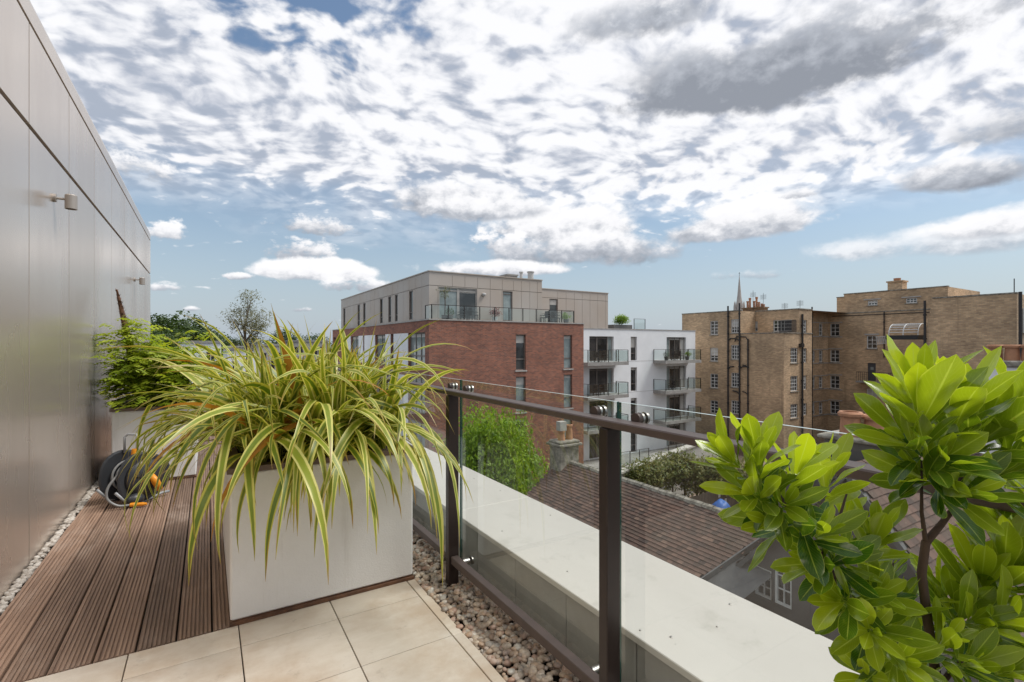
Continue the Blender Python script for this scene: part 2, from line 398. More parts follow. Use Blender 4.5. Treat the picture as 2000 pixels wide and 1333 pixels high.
# cladding beside the terrace: brushed anodised metal, faint vertical grain
m_, t, b = new('cladding_metal'); v = objn(t)
g1 = t.noise(t.mapping(v, scale=(90, 90, .6)), 1.0, 4, .6); g2 = t.noise(t.mapping(v, scale=(.5, .8, .25)), 1.2, 4, .6)
t.put(b.inputs['Base Color'], t.mix(t.smooth(g2, .3, .7), (.64, .555, .48), (.57, .49, .425)))
pr = t.mix(rnd(t), (.93, .93, .93), (1.05, 1.05, 1.05))
b.inputs['Metallic'].default_value = .62
t.put(b.inputs['Roughness'], t.m('ADD', t.smooth(g2, .3, .7, .23, .29), t.m('MULTIPLY', g1, .005)))
bump(t, b, t.noise(t.mapping(v, scale=(1, .9, .5)), 1.1, 2), .012, .10)
M['cladding'] = m_
# decking: weathered ribbed hardwood
m_, t, b = new('decking_wood'); v = objn(t)
g = t.noise(t.mapping(v, scale=(60, 1.6, 60)), 1., 6, .65); g2 = t.noise(t.mapping(v, scale=(2.2, 1.0, 1)), 1.4, 7, .7)
c_ = t.mix(t.smooth(g, .25, .75), (.15, .095, .068), (.33, .225, .165))
c_ = t.mix(1., c_, t.mix(rnd(t), (.70, .68, .66), (1.22, 1.17, 1.12)), 'MULTIPLY')
c_ = t.mix(t.smooth(g2, .48, .74, 0, .6), c_, (.42, .33, .27))
c_ = t.mix(t.smooth(t.noise(v, 55, 3, .7), .68, .76, 0, .7), c_, (.40, .34, .28))
t.put(b.inputs['Base Color'], c_); t.put(b.inputs['Roughness'], t.smooth(g2, .3, .7, .55, .8)); bump(t, b, g, .0015)
M['deck'] = m_
# porcelain pavers
m_, t, b = new('paver_stone'); v = objn(t)
n1 = t.noise(t.mapping(v, scale=(1, 2.2, 1)), 3.2, 9, .66); n2 = t.noise(v, 1.3, 6, .7); n3 = t.noise(v, 70, 3, .7)
c_ = t.mix(t.smooth(n1, .32, .68), (.63, .57, .495), (.55, .48, .40))
c_ = t.mix(t.smooth(n2, .43, .66, 0, .6), c_, (.42, .30, .20))
c_ = t.mix(t.smooth(t.noise(v, 9, 8, .75), .56, .72, 0, .4), c_, (.27, .215, .165))
c_ = t.mix(1., c_, t.mix(rnd(t), (.90, .89, .88), (1.07, 1.07, 1.06)), 'MULTIPLY')
c_ = t.mix(t.smooth(n3, .70, .78, 0, .45), c_, (.12, .09, .07))
t.put(b.inputs['Base Color'], c_); b.inputs['Roughness'].default_value = .62; bump(t, b, t.noise(v, 160, 4, .6), .0008)
M['paver'] = m_
M['joint'] = simple('joint', (.035, .028, .022), rough=.9)
# coping of painted metal: pale, speckled
m_, t, b = new('coping_metal'); v = objn(t)
n1 = t.noise(t.mapping(v, scale=(1.5, .5, 1)), 1.2, 7, .65); n2 = t.noise(v, 38, 4, .75)
c_ = t.mix(t.smooth(n1, .3, .7), (.52, .49, .45), (.48, .45, .41))
c_ = t.mix(t.smooth(n2, .66, .76, 0, .6), c_, (.22, .2, .17))
c_ = t.mix(t.smooth(t.noise(v, 5, 7, .72), .54, .70, 0, .32), c_, (.30, .285, .24))
c_ = t.mix(t.smooth(t.noise(t.mapping(v, scale=(3, .35, 1)), 3, 6, .7), .60, .8, 0, .25), c_, (.36, .34, .29))
t.put(b.inputs['Base Color'], c_); b.inputs['Roughness'].default_value = .5
M['coping'] = m_
# pebbles
m_, t, b = new('pebble'); r = rnd(t)
c_ = t.ramp(r, [(0, (.33, .25, .19)), (.16, (.50, .34, .23)), (.34, (.45, .39, .32)), (.5, (.62, .50, .38)), (.64, (.22, .175, .145)), (.76, (.56, .52, .46)), (.88, (.43, .24, .165)), (1, (.76, .71, .63))])
c_ = t.mix(t.smooth(t.noise(objn(t), 60, 5, .6), .3, .7, 0, .45), c_, (.22, .17, .13))
t.put(b.inputs['Base Color'], c_); b.inputs['Roughness'].default_value = .48
M['pebble'] = m_
m_, t, b = new('pebble_pale'); r = rnd(t)
t.put(b.inputs['Base Color'], t.mix(r, (.30, .26, .22), (.56, .52, .47))); b.inputs['Roughness'].default_value = .6
M['pebble_pale'] = m_
# clay roof tiles, colour per tile
m_, t, b = new('roof_tile'); r = rnd(t); v = objn(t)
c_ = t.ramp(r, [(0, (.060, .040, .034)), (.4, (.10, .063, .050)), (.75, (.135, .078, .060)), (1, (.18, .112, .083))])
c_ = t.mix(t.smooth(t.noise(v, .9, 7, .7), .50, .72, 0, .55), c_, (.105, .085, .065))
c_ = t.mix(t.smooth(t.noise(v, 9, 6, .7), .62, .74, 0, .5), c_, (.26, .22, .15))
t.put(b.inputs['Base Color'], c_); b.inputs['Roughness'].default_value = .85
M['tile'] = m_
# glass sheets: clear with a green tint, green edges
def glass(name, tint, f0=1.5, extra=0.0):
    m_ = bpy.data.materials.new(name); m_.use_nodes = True; m_.node_tree.nodes.clear(); t = NT(m_.node_tree)
    tr = t.n('ShaderNodeBsdfTransparent'); tr.inputs[0].default_value = (*tint, 1)
    gl = t.n('ShaderNodeBsdfGlossy'); gl.inputs['Roughness'].default_value = .0; gl.inputs['Color'].default_value = (1, 1, 1, 1)
    fr = t.n('ShaderNodeFresnel'); fr.inputs[0].default_value = f0
    geo = t.n('ShaderNodeNewGeometry')
    f = t.m('MULTIPLY', t.m('ADD', fr.outputs[0], extra), t.m('SUBTRACT', 1.0, geo.outputs['Backfacing']))
    mx = t.n('ShaderNodeMixShader'); t.put(mx.inputs[0], f); t.nt.links.new(tr.outputs[0], mx.inputs[1]); t.nt.links.new(gl.outputs[0], mx.inputs[2])
    o = t.n('ShaderNodeOutputMaterial'); t.nt.links.new(mx.outputs[0], o.inputs[0])
    return m_
M['glass'] = glass('clear_glass', (.955, .975, .962), 1.5, .012)
M['glass_far'] = glass('balcony_glass', (.80, .87, .86), 1.5, .06)
M['glass_edge'] = simple('glass_edge', (.02, .07, .055), (.015, .05, .04), .15)
m_, t, b = new('glass_rim'); t.put(b.inputs['Base Color'], (.45, .52, .49)); b.inputs['Roughness'].default_value = .2
M['glass_rim'] = m_
m_, t, b = new('window_pane'); r = rnd(t)
t.put(b.inputs['Base Color'], t.mix(t.smooth(t.noise(objn(t), .7, 2), .40, .62), (.018, .02, .022), (.07, .07, .068))); b.inputs['Roughness'].default_value = .04; b.inputs['Specular IOR Level'].default_value = .9
M['pane'] = m_
M['pane_pale'] = simple('pane_pale', (.33, .38, .37), (.20, .24, .24), .08, scale=1.2, spec=.8)
def leafmat(name, cfun, rough=.4, trans=.35, spec=.5, tcol=1.6):
    m_, t, b = new(name); c_ = cfun(t)
    t.put(b.inputs['Base Color'], c_); b.inputs['Roughness'].default_value = rough; b.inputs['Specular IOR Level'].default_value = spec
    tl = t.n('ShaderNodeBsdfTranslucent'); t.put(tl.inputs[0], t.mix(1., c_, (tcol, tcol * .96, tcol * .45), 'MULTIPLY'))
    mx = t.n('ShaderNodeMixShader'); mx.inputs[0].default_value = trans
    t.nt.links.new(b.outputs[0], mx.inputs[1]); t.nt.links.new(tl.outputs[0], mx.inputs[2])
    t.nt.links.new(mx.outputs[0], t.nt.nodes['Material Output'].inputs[0])
    return m_
def flax(t):
    uv = uvn(t); u, v_, _ = t.xyz(uv); r = rnd(t)
    e = t.m('ABSOLUTE', t.m('SUBTRACT', u, .5))
    st = t.noise(t.comb(t.m('MULTIPLY', u, 9), t.m('ADD', t.m('MULTIPLY', v_, .25), t.m('MULTIPLY', r, 40)), 0.), 1.0, 3)
    k = t.smooth(t.m('ADD', e, t.m('MULTIPLY', t.m('SUBTRACT', st, .5), .30)), .22, .34)
    grn = t.mix(r, (.10, .165, .014), (.28, .33, .032)); yel = t.mix(r, (.48, .46, .07), (.66, .63, .24))
    c_ = t.mix(k, grn, yel)
    tip = t.smooth(t.m('ADD', v_, t.m('MULTIPLY', t.m('SUBTRACT', t.noise(t.comb(u, v_, t.m('MULTIPLY', r, 50)), 3, 2), .5), .7)), .86, 1.04)
    c_ = t.mix(t.m('MULTIPLY', tip, .85), c_, (.34, .15, .045))
    c_ = t.mix(t.smooth(t.noise(t.comb(t.m('MULTIPLY', u, 2.), t.m('MULTIPLY', v_, 3.), t.m('MULTIPLY', r, 60)), 1.6, 4, .6), .58, .74, 0, .55), c_, (.34, .22, .05))
    dead = t.smooth(r, .955, .965)
    return t.mix(dead, c_, (.38, .17, .025))
M['flax'] = leafmat('flax_leaf', flax, .38, .30)
def shrubleaf(t):
    uv = uvn(t); u, v_, _ = t.xyz(uv); r = rnd(t)
    e = t.m('ABSOLUTE', t.m('SUBTRACT', u, .5))
    c_ = t.mix(r, (.038, .105, .008), (.42, .52, .020))
    vein = t.m('SUBTRACT', 1.0, t.smooth(e, .012, .045))
    sv = t.m('ABSOLUTE', t.m('SINE', t.m('MULTIPLY', t.m('SUBTRACT', v_, t.m('MULTIPLY', e, .55)), 42.)))
    side = t.m('MULTIPLY', t.m('SUBTRACT', 1.0, t.smooth(sv, .0, .25)), .22)
    c_ = t.mix(t.m('MAXIMUM', t.m('MULTIPLY', vein, .6), side), c_, (.42, .52, .10))
    c_ = t.mix(t.smooth(t.noise(uv, 3, 4), .55, .8, 0, .35), c_, (.33, .42, .03))
    c_ = t.mix(t.smooth(t.noise(t.comb(u, v_, t.m('MULTIPLY', r, 90)), 11, 3, .6), .68, .74, 0, .7), c_, (.22, .13, .03))
    return t.mix(t.smooth(e, .455, .5, 0, .6), c_, (.50, .58, .10))
M['shrub_leaf'] = leafmat('shrub_leaf', shrubleaf, .24, .42, .6, 1.8)
def foliage(a, b_, trans=.3, rough=.5): 
    return lambda name: leafmat(name, lambda t: t.mix(rnd(t), a, b_), rough, trans)
M['leaf_tree'] = foliage((.08, .16, .018), (.30, .44, .04), .4)('tree_leaf')
M['leaf_dark'] = foliage((.025, .055, .014), (.075, .12, .03))('dark_leaf')
M['leaf_olive'] = foliage((.13, .14, .09), (.25, .25, .17))('olive_leaf')
M['leaf_bright'] = foliage((.17, .26, .018), (.46, .52, .05), .4)('wisteria_leaf')
M['leaf_hedge'] = foliage((.07, .115, .02), (.24, .21, .06))('hedge_leaf')
M['leaf_red'] = foliage((.16, .03, .03), (.30, .09, .06))('red_leaf')
rng = random.Random(7)
# ================================================================ THE GROUND
g = MB(); g.quad((-1500, -1500, -10), (1500, -1500, -10), (1500, 1500, -10), (-1500, 1500, -10)); g.build('ground', M['asphalt'], kind='structure')
# ================================================================ OUR TERRACE
XW, XR, XG = -0.97, 1.22, 1.29            # cladding, handrail, glass
Y0, Y1 = -3.0, 12.2
# decking: boards .15 wide with ribs
dk = MB(); edges = [0.170 - .151 * k for k in range(9)][1:]   # board edges run towards the wall
xs = [0.245, 0.094, -0.057]  # (under the planter) not seen
boards = []
e_ = 0.325
lines = [.325, .172, .02, -.126, -.28, -.433, -.585, -.737, -.915]
for k in range(len(lines) - 1):
    x1, x0 = lines[k] - .004, lines[k + 1] + .004
    nr = 8; w_ = (x1 - x0) / nr; prof = []
    for i in range(nr):
        a = x0 + i * w_
        prof += [(a + .0, -.007), (a + w_ * .28, -.007), (a + w_ * .36, 0), (a + w_ * .92, 0)]
    prof += [(x1, -.007)]
    seg = [2.81, 12.2]
    cval = rng.random()
    for ys in ((2.812, 5.9 + .4 * (k % 3)), (5.904 + .4 * (k % 3), 12.2)):
        n_ = len(prof); vs = [(a, ys[0], z_) for a, z_ in prof] + [(a, ys[1], z_) for a, z_ in prof]
        vs += [(x0, ys[0], -.028), (x1, ys[0], -.028), (x0, ys[1], -.028), (x1, ys[1], -.028)]
        fs = [(i, i + 1, n_ + i + 1, n_ + i) for i in range(n_ - 1)] + [tuple(list(range(n_))[::-1] + [2 * n_, 2 * n_ + 1])]
        fs += [(0, n_, 2 * n_ + 2, 2 * n_), (n_ - 1, 2 * n_ + 1, 2 * n_ + 3, 2 * n_ - 1)]
        dk.add(vs, fs, 0, None, rng.random())
dk.build('decking', M['deck'], kind='structure')
sb = MB(); sb.box(XW - .3, 1.42, Y0, Y1, -.30, -.036); sb.build('terrace_slab', M['joint'], kind='structure')
# pavers
pv = MB(); T = .4355
xj = [1.003 - T * k for k in range(7)]; yj = [2.803, 2.598, 2.598 - T, 2.598 - 2 * T, 2.598 - 3 * T] + [2.598 - T * k for k in range(4, 13)]
for i in range(6):
    for j in range(len(yj) - 1):
        x0, x1 = max(xj[i + 1], XW + .05), xj[i]
        if x1 - x0 < .03: continue
        pv.bbox(x0 + .0025, x1 - .0025, yj[j + 1] + .002, yj[j] - .002, -.03, 0, .0015); 
        for q in range(26): pv.col[-1 - q] = pv.col[-1 - q]
        cv_ = rng.random()
        for q in range(1, 27): pv.col[-q] = cv_
for j in range(len(yj) - 1):
    q1 = 1.052 + rng.uniform(-.006, .006)
    pv.bbox(1.006, q1, yj[j + 1] + .001, yj[j] - .001, -.03, -.001, .002); cv_ = rng.random()
    for q in range(1, 27): pv.col[-q] = cv_
pv.build('paving', M['paver'], kind='structure')
# gravel
def icosphere(sub):
    t_ = (1 + 5 ** .5) / 2
    v = [Vector(q).normalized() for q in [(-1, t_, 0), (1, t_, 0), (-1, -t_, 0), (1, -t_, 0), (0, -1, t_), (0, 1, t_), (0, -1, -t_), (0, 1, -t_), (t_, 0, -1), (t_, 0, 1), (-t_, 0, -1), (-t_, 0, 1)]]
    f = [(0, 11, 5), (0, 5, 1), (0, 1, 7), (0, 7, 10), (0, 10, 11), (1, 5, 9), (5, 11, 4), (11, 10, 2), (10, 7, 6), (7, 1, 8), (3, 9, 4), (3, 4, 2), (3, 2, 6), (3, 6, 8), (3, 8, 9), (4, 9, 5), (2, 4, 11), (6, 2, 10), (8, 6, 7), (9, 8, 1)]
    for _ in range(sub):
        nf = []; cache = {}
        def mid(a, b_):
            k_ = (min(a, b_), max(a, b_))
            if k_ not in cache: cache[k_] = len(v); v.append(((v[a] + v[b_]) / 2).normalized())
            return cache[k_]
        for a, b_, c_ in f:
            p_, q, r_ = mid(a, b_), mid(b_, c_), mid(c_, a); nf += [(a, p_, r_), (b_, q, p_), (c_, r_, q), (p_, q, r_)]
        f = nf
    return v, f
ICO = {k: icosphere(k) for k in (0, 1, 2)}
def stone(mb, x_, y_, z_, r_, sub, flat=.6):
    v, f = ICO[sub]; a = rng.uniform(0, 6.28); tl = rng.uniform(-.35, .35); el_ = rng.uniform(.7, 1.0); fl = flat * rng.uniform(.75, 1.15)
    ca, sa, ct, st = math.cos(a), math.sin(a), math.cos(tl), math.sin(tl); out = []; o3 = Vector((rng.random() * 50, rng.random() * 50, 0))
    for q in v:
        k_ = 1 + .16 * mnoise.noise(q * 1.1 + o3)
        X_, Y_, Z_ = q.x * r_ * k_, q.y * r_ * el_ * k_, q.z * r_ * fl * k_
        X_, Z_ = X_ * ct - Z_ * st, X_ * st + Z_ * ct
        out.append((x_ + X_ * ca - Y_ * sa, y_ + X_ * sa + Y_ * ca, z_ + Z_))
    mb.add(out, f, 0, None, rng.random())
gv = MB()
def strip(mb, xa, xb, ya, yb, dens_, rr, zb, sub, zs_=.022, flat=.62):
    for _ in range(int((xb - xa) * (yb - ya) * dens_)):
        r_ = rng.uniform(*rr) * (1.25 if rng.random() < .12 else 1)
        stone(mb, rng.uniform(xa + r_ * .6, xb - r_ * .4), rng.uniform(ya, yb), zb + rng.random() * zs_, r_, sub, flat)
strip(gv, 1.050, 1.385, .2, 3.6, 2900, (.0115, .0215), -.018, 1, .022)
strip(gv, 1.050, 1.385, 3.6, 8, 2200, (.010, .018), -.018, 0)
strip(gv, 1.050, 1.385, -2.8, .2, 800, (.014, .022), -.018, 0)
o = gv.build('gravel', M['pebble'], smooth=True); o['kind'] = 'stuff'; tag(o, 'rounded brown and grey pebbles in the strip under the glass balustrade', 'gravel')
gv = MB(); strip(gv, XW + .004, -.912, 2.6, 12, 2600, (.010, .021), -.016, 1, .02, .7)
o = gv.build('gravel', M['pebble_pale'], smooth=True); o['kind'] = 'stuff'; tag(o, 'narrow line of pale pebbles between the decking and the metal wall', 'gravel')
# ---- the clad building on the left
PW = Plane('X', XW)
bl = thing('clad_building', (XW, 4.6, 0), 'tall champagne metal clad wall of the building rising along the left of the deck', 'building')
zj, zt, zcap = 2.80, 3.47, 3.68
Yend = 12.2
seams = sorted(Yq for Yq in [PW.u(57), PW.u(135), PW.u(184), PW.u(218), PW.u(243)] ) 
step = seams[0] - 0
ys = [2.2 - 1.6, seams[0] - (seams[1] - seams[0])] + seams + [Yend]
ys = [-3.0, -1.4, .2, seams[0] - (seams[1] - seams[0]) * 1.0] + seams + [Yend]
ys = sorted(q for q in ys if q <= Yend)
class RP:   # the cladding faces +X (towards the deck)
    def pt(s, u, n, z): return (XW + n, u, z)
RPl = RP()
bk = MB(); bk.box(XW - 8, XW - .06, -3, Yend - .02, -10, 3.62); bk.build('wall', M['seam'], bl)
def panel(y0, y1, z0, z1):
    q = MB(); q.bbox(XW - .05, XW, y0 + .007, y1 - .007, z0, z1, .0012); q.col = [rng.random()] * len(q.f); q.build('cladding_panel', M['cladding'], bl)
for a, b_ in zip(ys[:-1], ys[1:]):
    panel(a, b_, -.02, zj - .016); panel(a, b_, zj + .016, zt - .012)
q = MB(); q.prism(Plane('Y', -3.0), [(XW - .03, zt + .012), (XW, zt + .012), (XW, zcap - .08), (XW - .03, zcap), (XW - .35, zcap + .01), (XW - .35, zt + .012)], 0, -(Yend + 3.0)); q.build('parapet_cap', M['cladding'], bl)
q = MB(); q.box(XW - 8, XW - .36, -3, Yend - .03, 3.62, 3.64); q.build('roof', M['roof_flat'], bl)
# wall lamps
def wall_lamp(px, py, label):
    y_ = PW.u(px); d_ = PW.d(px); z_ = zat(py, d_); x_ = XW
    o = thing('wall_lamp', (x_, y_, z_), label, 'wall lamp', 'wall lamps on the metal cladding')
    q = MB(); q.cyl((x_ + .0, y_, z_ + .02), (x_ + .018, y_, z_ + .02), .030, 20); q.build('back_plate', M['lamp_metal'], o)
    q = MB(); q.cyl((x_ + .018, y_, z_ + .02), (x_ + .075, y_, z_ + .02), .009, 10); q.build('arm', M['lamp_metal'], o)
    q = MB(); q.lathe(x_ + .10, y_, [(0.0, z_ + .055), (.034, z_ + .055), (.037, z_ + .05), (.037, z_ - .05), (.031, z_ - .05), (.031, z_ - .02), (0.0, z_ - .02)], 24); q.build('lamp_shade', M['lamp_metal'], o, smooth=False)
wall_lamp(104, 392, 'nearer of the two cylindrical metal wall lamps on the cladding')
wall_lamp(262, 549, 'farther, smaller looking cylindrical wall lamp above the brown dead frond')
# ---- our outer wall with its coping
pw = thing('parapet_wall', (1.7, 4, 0), 'low parapet wall with wide pale metal coping outside the glass balustrade', 'wall')
q = MB(); q.box(1.415, 1.93, Y0, Y1 + .3, -10, .271); q.build('wall', M['concrete'], pw)
q = MB()
zq = .30; yy = [Y0, .35, 2.95, 5.6, 8.2, Y1 + .3]
for a, b_ in zip(yy[:-1], yy[1:]):
    q.bbox(1.373, 1.975, a + .001, b_ - .001, .272, zq, .003)
q.build('coping', M['coping'], pw)
q = MB()
for px, py in [(926, 935), (977, 959), (980.7, 1038), (1075, 1007), (1108, 1117), (1426, 1181), (1311, 1245), (1213, 1071), (1250, 1232), (1400, 1225)]:
    P_ = at_z(px, py, zq); r_ = .006 if px in (1426, 1311) else .0035
    q.lathe(P_.x, P_.y, [(r_, zq), (r_, zq + .002), (r_ * .6, zq + .004), (0, zq + .004)], 12)
q.build('rivet', M['steel'], pw)
q = MB()       # upstand clad in pavers, inside face
yj2 = [Y0 + .435 * k for k in range(40)]
for a in yj2:
    if a + .435 < Y1: q.bbox(1.398, 1.413, a + .002, a + .433, -.03, .268, .0015); 
q.build('upstand_tile', M['concrete'], pw)
# ---- balustrade
bs = thing('glass_balustrade', (XR, 2.63, 0), 'dark bronze balustrade with glass sheets along the terrace edge', 'balustrade')
PY = [2.634 + 1.326 * k for k in range(-3, 8)]
ZH = 1.134
for y_ in PY:
    q = MB(); q.bbox(XR - .032, XR + .032, y_ - .022, y_ + .022, -.03, ZH - .030, .003); q.build('post', M['bronze'], bs)
q = MB(); q.bbox(XR - .033, XR + .036, PY[0] - .3, PY[-1], ZH - .027, ZH, .004); q.build('handrail', M['bronze_matte'], bs)
for a, b_ in zip(PY[:-1], PY[1:]):
    q = MB(); q.bbox(XR - .020, XR + .024, a + .0225, b_ - .0225, .125, .168, .003); q.build('lower_rail', M['bronze_matte'], bs)
    q = MB(); gy0, gy1 = a + .030, b_ + .018
    zg0, zg1 = .06, 1.188; x0, x1 = XG - .006, XG + .006
    q.quad((x0, gy0, zg0), (x0, gy0, zg1), (x0, gy1, zg1), (x0, gy1, zg0)); q.quad((x1, gy0, zg0), (x1, gy1, zg0), (x1, gy1, zg1), (x1, gy0, zg1))
    q.quad((x0, gy0, zg0), (x1, gy0, zg0), (x1, gy0, zg1), (x0, gy0, zg1), 1); q.quad((x0, gy1, zg0), (x0, gy1, zg1), (x1, gy1, zg1), (x1, gy1, zg0), 1)
    q.quad((x0, gy0, zg1), (x1, gy0, zg1), (x1, gy1, zg1), (x0, gy1, zg1), 2); q.quad((x0, gy0, zg0), (x0, gy1, zg0), (x1, gy1, zg0), (x1, gy0, zg0), 1)
    q.build('glass_sheet', [M['glass'], M['glass_edge'], M['glass_rim']], bs)
    for yy_ in (a + .125, b_ - .09):
        for z_ in (1.142, .150):
            q = MB()
            if z_ > 1: q.cyl((XG - .034, yy_, z_), (XG - .0165, yy_, z_), .0205, 28, 1)
            q.cyl((XG - .016 if z_ > 1 else XR + .025, yy_, z_), (XG - .0065, yy_, z_), .0215 if z_ > 1 else .018, 28)
            q.cyl((XG + .0065, yy_, z_), (XG + .016, yy_, z_), .0215 if z_ > 1 else .022, 28); q.build('glass_fixing', [M['steel'], M['bronze_matte']], bs)
# ---- planters
def planter(x0, x1, y0, y1, zt_, label, group='white rendered planters on the terrace'):
    o = thing('planter', ((x0 + x1) / 2, (y0 + y1) / 2, 0), label, 'planter', group)
    q = MB(); b_ = .012; w_ = .05
    q.bbox(x0, x1, y0, y1, .022, zt_ - .028, .008); q.build('planter_box', M['planter_render'], o)
    q = MB(); q.box(x0 + .01, x1 - .01, y0 + .006, y1 - .01, 0.0, .022); q.box(x0 - .004, x1 + .004, y0 - .012, y0 + .006, 0.001, .016); q.build('base_trim', M['rust'], o)
    q = MB()
    for (a, b2, c_, d_) in ((x0 - .015, x1 + .015, y0 - .015, y0 + w_), (x0 - .015, x1 + .015, y1 - w_, y1 + .015), (x0 - .015, x0 + w_, y0 + w_, y1 - w_), (x1 - w_, x1 + .015, y0 + w_, y1 - w_)):
        q.box(a, b2, c_, d_, zt_ - .028, zt_)
    q.build('planter_rim', M['rim_brown'], o)
    q = MB(); n = 14
    for i in range(n):
        for j in range(n):
            X_ = [x0 + w_ + (x1 - x0 - 2 * w_) * (i + a) / n for a in (0, 1)]; Y_ = [y0 + w_ + (y1 - y0 - 2 * w_) * (j + a) / n for a in (0, 1)]
            h_ = lambda a, c_: zt_ - .026 + .02 * mnoise.noise(Vector((a * 9, c_ * 9, 0))) + .012
            q.quad((X_[0], Y_[0], h_(X_[0], Y_[0])), (X_[1], Y_[0], h_(X_[1], Y_[0])), (X_[1], Y_[1], h_(X_[1], Y_[1])), (X_[0], Y_[1], h_(X_[0], Y_[1])))
    q.build('soil', M['soil'], o)
    return o
planter(.097, 1.045, 2.810, 4.15, .785, 'large white rendered planter holding the variegated flax beside the balustrade')
planter(-.80, -.10, 6.17, 7.6, .765, 'farther white planter behind the hose reel against the metal wall')
# ---- variegated flax
def blade(mb, base, phi, e0, L, W, curl, droop, c_, twist=0., n=15, test=None):
    P_ = Vector(base); e = e0; h = Vector((math.cos(phi), math.sin(phi), 0)); pts = []; side0 = Vector((-math.sin(phi), math.cos(phi), 0))
    ds = L / n; ph = phi; kink = (int(n * rng.uniform(.45, .85)), rng.uniform(-.5, .5), rng.uniform(.2, .7)) if rng.random() < .16 else (99, 0, 0)
    for i in range(n + 1):
        s_ = i / n
        e = e0 - droop * (s_ ** curl); e = max(e, -R(86))
        ph += twist / n + (kink[1] if i == kink[0] else 0); e = e - (kink[2] if i >= kink[0] else 0)
        h = Vector((math.cos(ph), math.sin(ph), 0))
        t_ = h * math.cos(e) + Vector((0, 0, 1)) * math.sin(e)
        nrm_ = h * (-math.sin(e)) + Vector((0, 0, 1)) * math.cos(e)
        sd = Vector((-math.sin(ph), math.cos(ph), 0)); tw = twist * 1.6 * s_
        sd2 = sd * math.cos(tw) + nrm_ * math.sin(tw)
        wv = W * (.55 + .45 * min(1, s_ * 4)) * (1 if s_ < .45 else max(0.02, (1 - ((s_ - .45) / .55) ** 1.7)))
        pts.append((P_.copy(), sd2, nrm_, wv)); P_ = P_ + t_ * ds
    if test and not test(pts): return False
    vs = []
    for p_, sd, nn, wv in pts:
        vs += [p_ - sd * wv * .5, p_ - nn * wv * .10 - sd * wv * .05, p_ + sd * wv * .5]
    fs = []; uvs = []
    for i in range(n):
        for k in range(2):
            a = i * 3 + k; fs.append((a, a + 1, a + 4, a + 3))
            uvs.append([(k * .5, i / n), (k * .5 + .5, i / n), (k * .5 + .5, (i + 1) / n), (k * .5, (i + 1) / n)])
    mb.add(vs, fs, 0, uvs, c_); return True
fl = thing('flax_plant', (.57, 3.35, .77), 'large arching green and yellow striped flax spilling over the white planter', 'plant')
def okflax(pts):
    for p_, *_ in pts[2:]:
        if p_.z < .80 and .07 < p_.x < 1.07 and 2.785 < p_.y < 4.17: return False
        if p_.x > 1.16 and p_.z < 1.20 and p_.y > .0: return False
        if p_.z < .20 or (p_.z < .34 and p_.x < .25) or p_.x < -.43: return False
    return True
fb = MB(); crowns = [(.30, 3.02), (.60, 3.0), (.88, 3.05), (.22, 3.4), (.55, 3.35), (.90, 3.4), (.35, 3.8), (.75, 3.8), (.45, 3.1), (.72, 3.2)]
cnt = 0; tries = 0
while cnt < 430 and tries < 6000:
    tries += 1
    cx, cy = crowns[rng.randrange(len(crowns))]
    out = math.atan2(cy - 3.35, cx - .57)
    phi = rng.gauss(out, 1.25); inner = rng.random()
    L = rng.uniform(.55, 1.22); e0 = R(rng.uniform(34, 86)); dr = R(rng.uniform(55, 150)) * (.55 + .5 * L)
    if inner < .17: e0 = R(rng.uniform(72, 88)); dr = R(rng.uniform(8, 55)); L = rng.uniform(.55, .90)
    # headings towards the camera hang over the planter front
    c_ = rng.random() * .95
    if rng.random() < .015: c_ = 1.
    if blade(fb, (cx + rng.gauss(0, .06), cy + rng.gauss(0, .06), .74), phi, e0, L, rng.uniform(.022, .048), rng.uniform(1.0, 1.7), dr, c_, rng.uniform(-.7, .7), test=okflax): cnt += 1
hang = 0; tries = 0
while hang < 66 and tries < 4000:      # long leaves that fall over the front and the left side
    tries += 1
    left = rng.random() < .42
    cx, cy = (rng.uniform(.15, .35), rng.uniform(2.95, 3.9)) if left else (rng.uniform(.2, 1.0), rng.uniform(2.92, 3.08))
    phi = rng.gauss(math.pi * 1.02, .4) if left else rng.gauss(-math.pi / 2, .45)
    if blade(fb, (cx, cy, .76), phi, R(rng.uniform(40, 72)), rng.uniform(.75, 1.25), rng.uniform(.034, .052), rng.uniform(.75, 1.1), R(rng.uniform(128, 155)), rng.random() * (.97 if rng.random() > .04 else 1.2), rng.uniform(-.5, .5), test=okflax): hang += 1
fb.build('leaves', M['flax'], fl, smooth=True)
# dead stalks
q = MB()
for _ in range(16):
    cx, cy = crowns[rng.randrange(len(crowns))]
    a = rng.uniform(0, 6.28); l_ = rng.uniform(.35, .75); b0 = Vector((cx, cy, .76)); d_ = Vector((math.cos(a) * .7, math.sin(a) * .7, .8))
    if b0.x + d_.x * l_ > 1.15: continue
    q.tube([b0, b0 + d_ * l_ * .5, b0 + d_ * l_ - Vector((0, 0, .05))], [.003, .0022, .001], 5)
q.build('dry_stalk', M['bark'], fl)
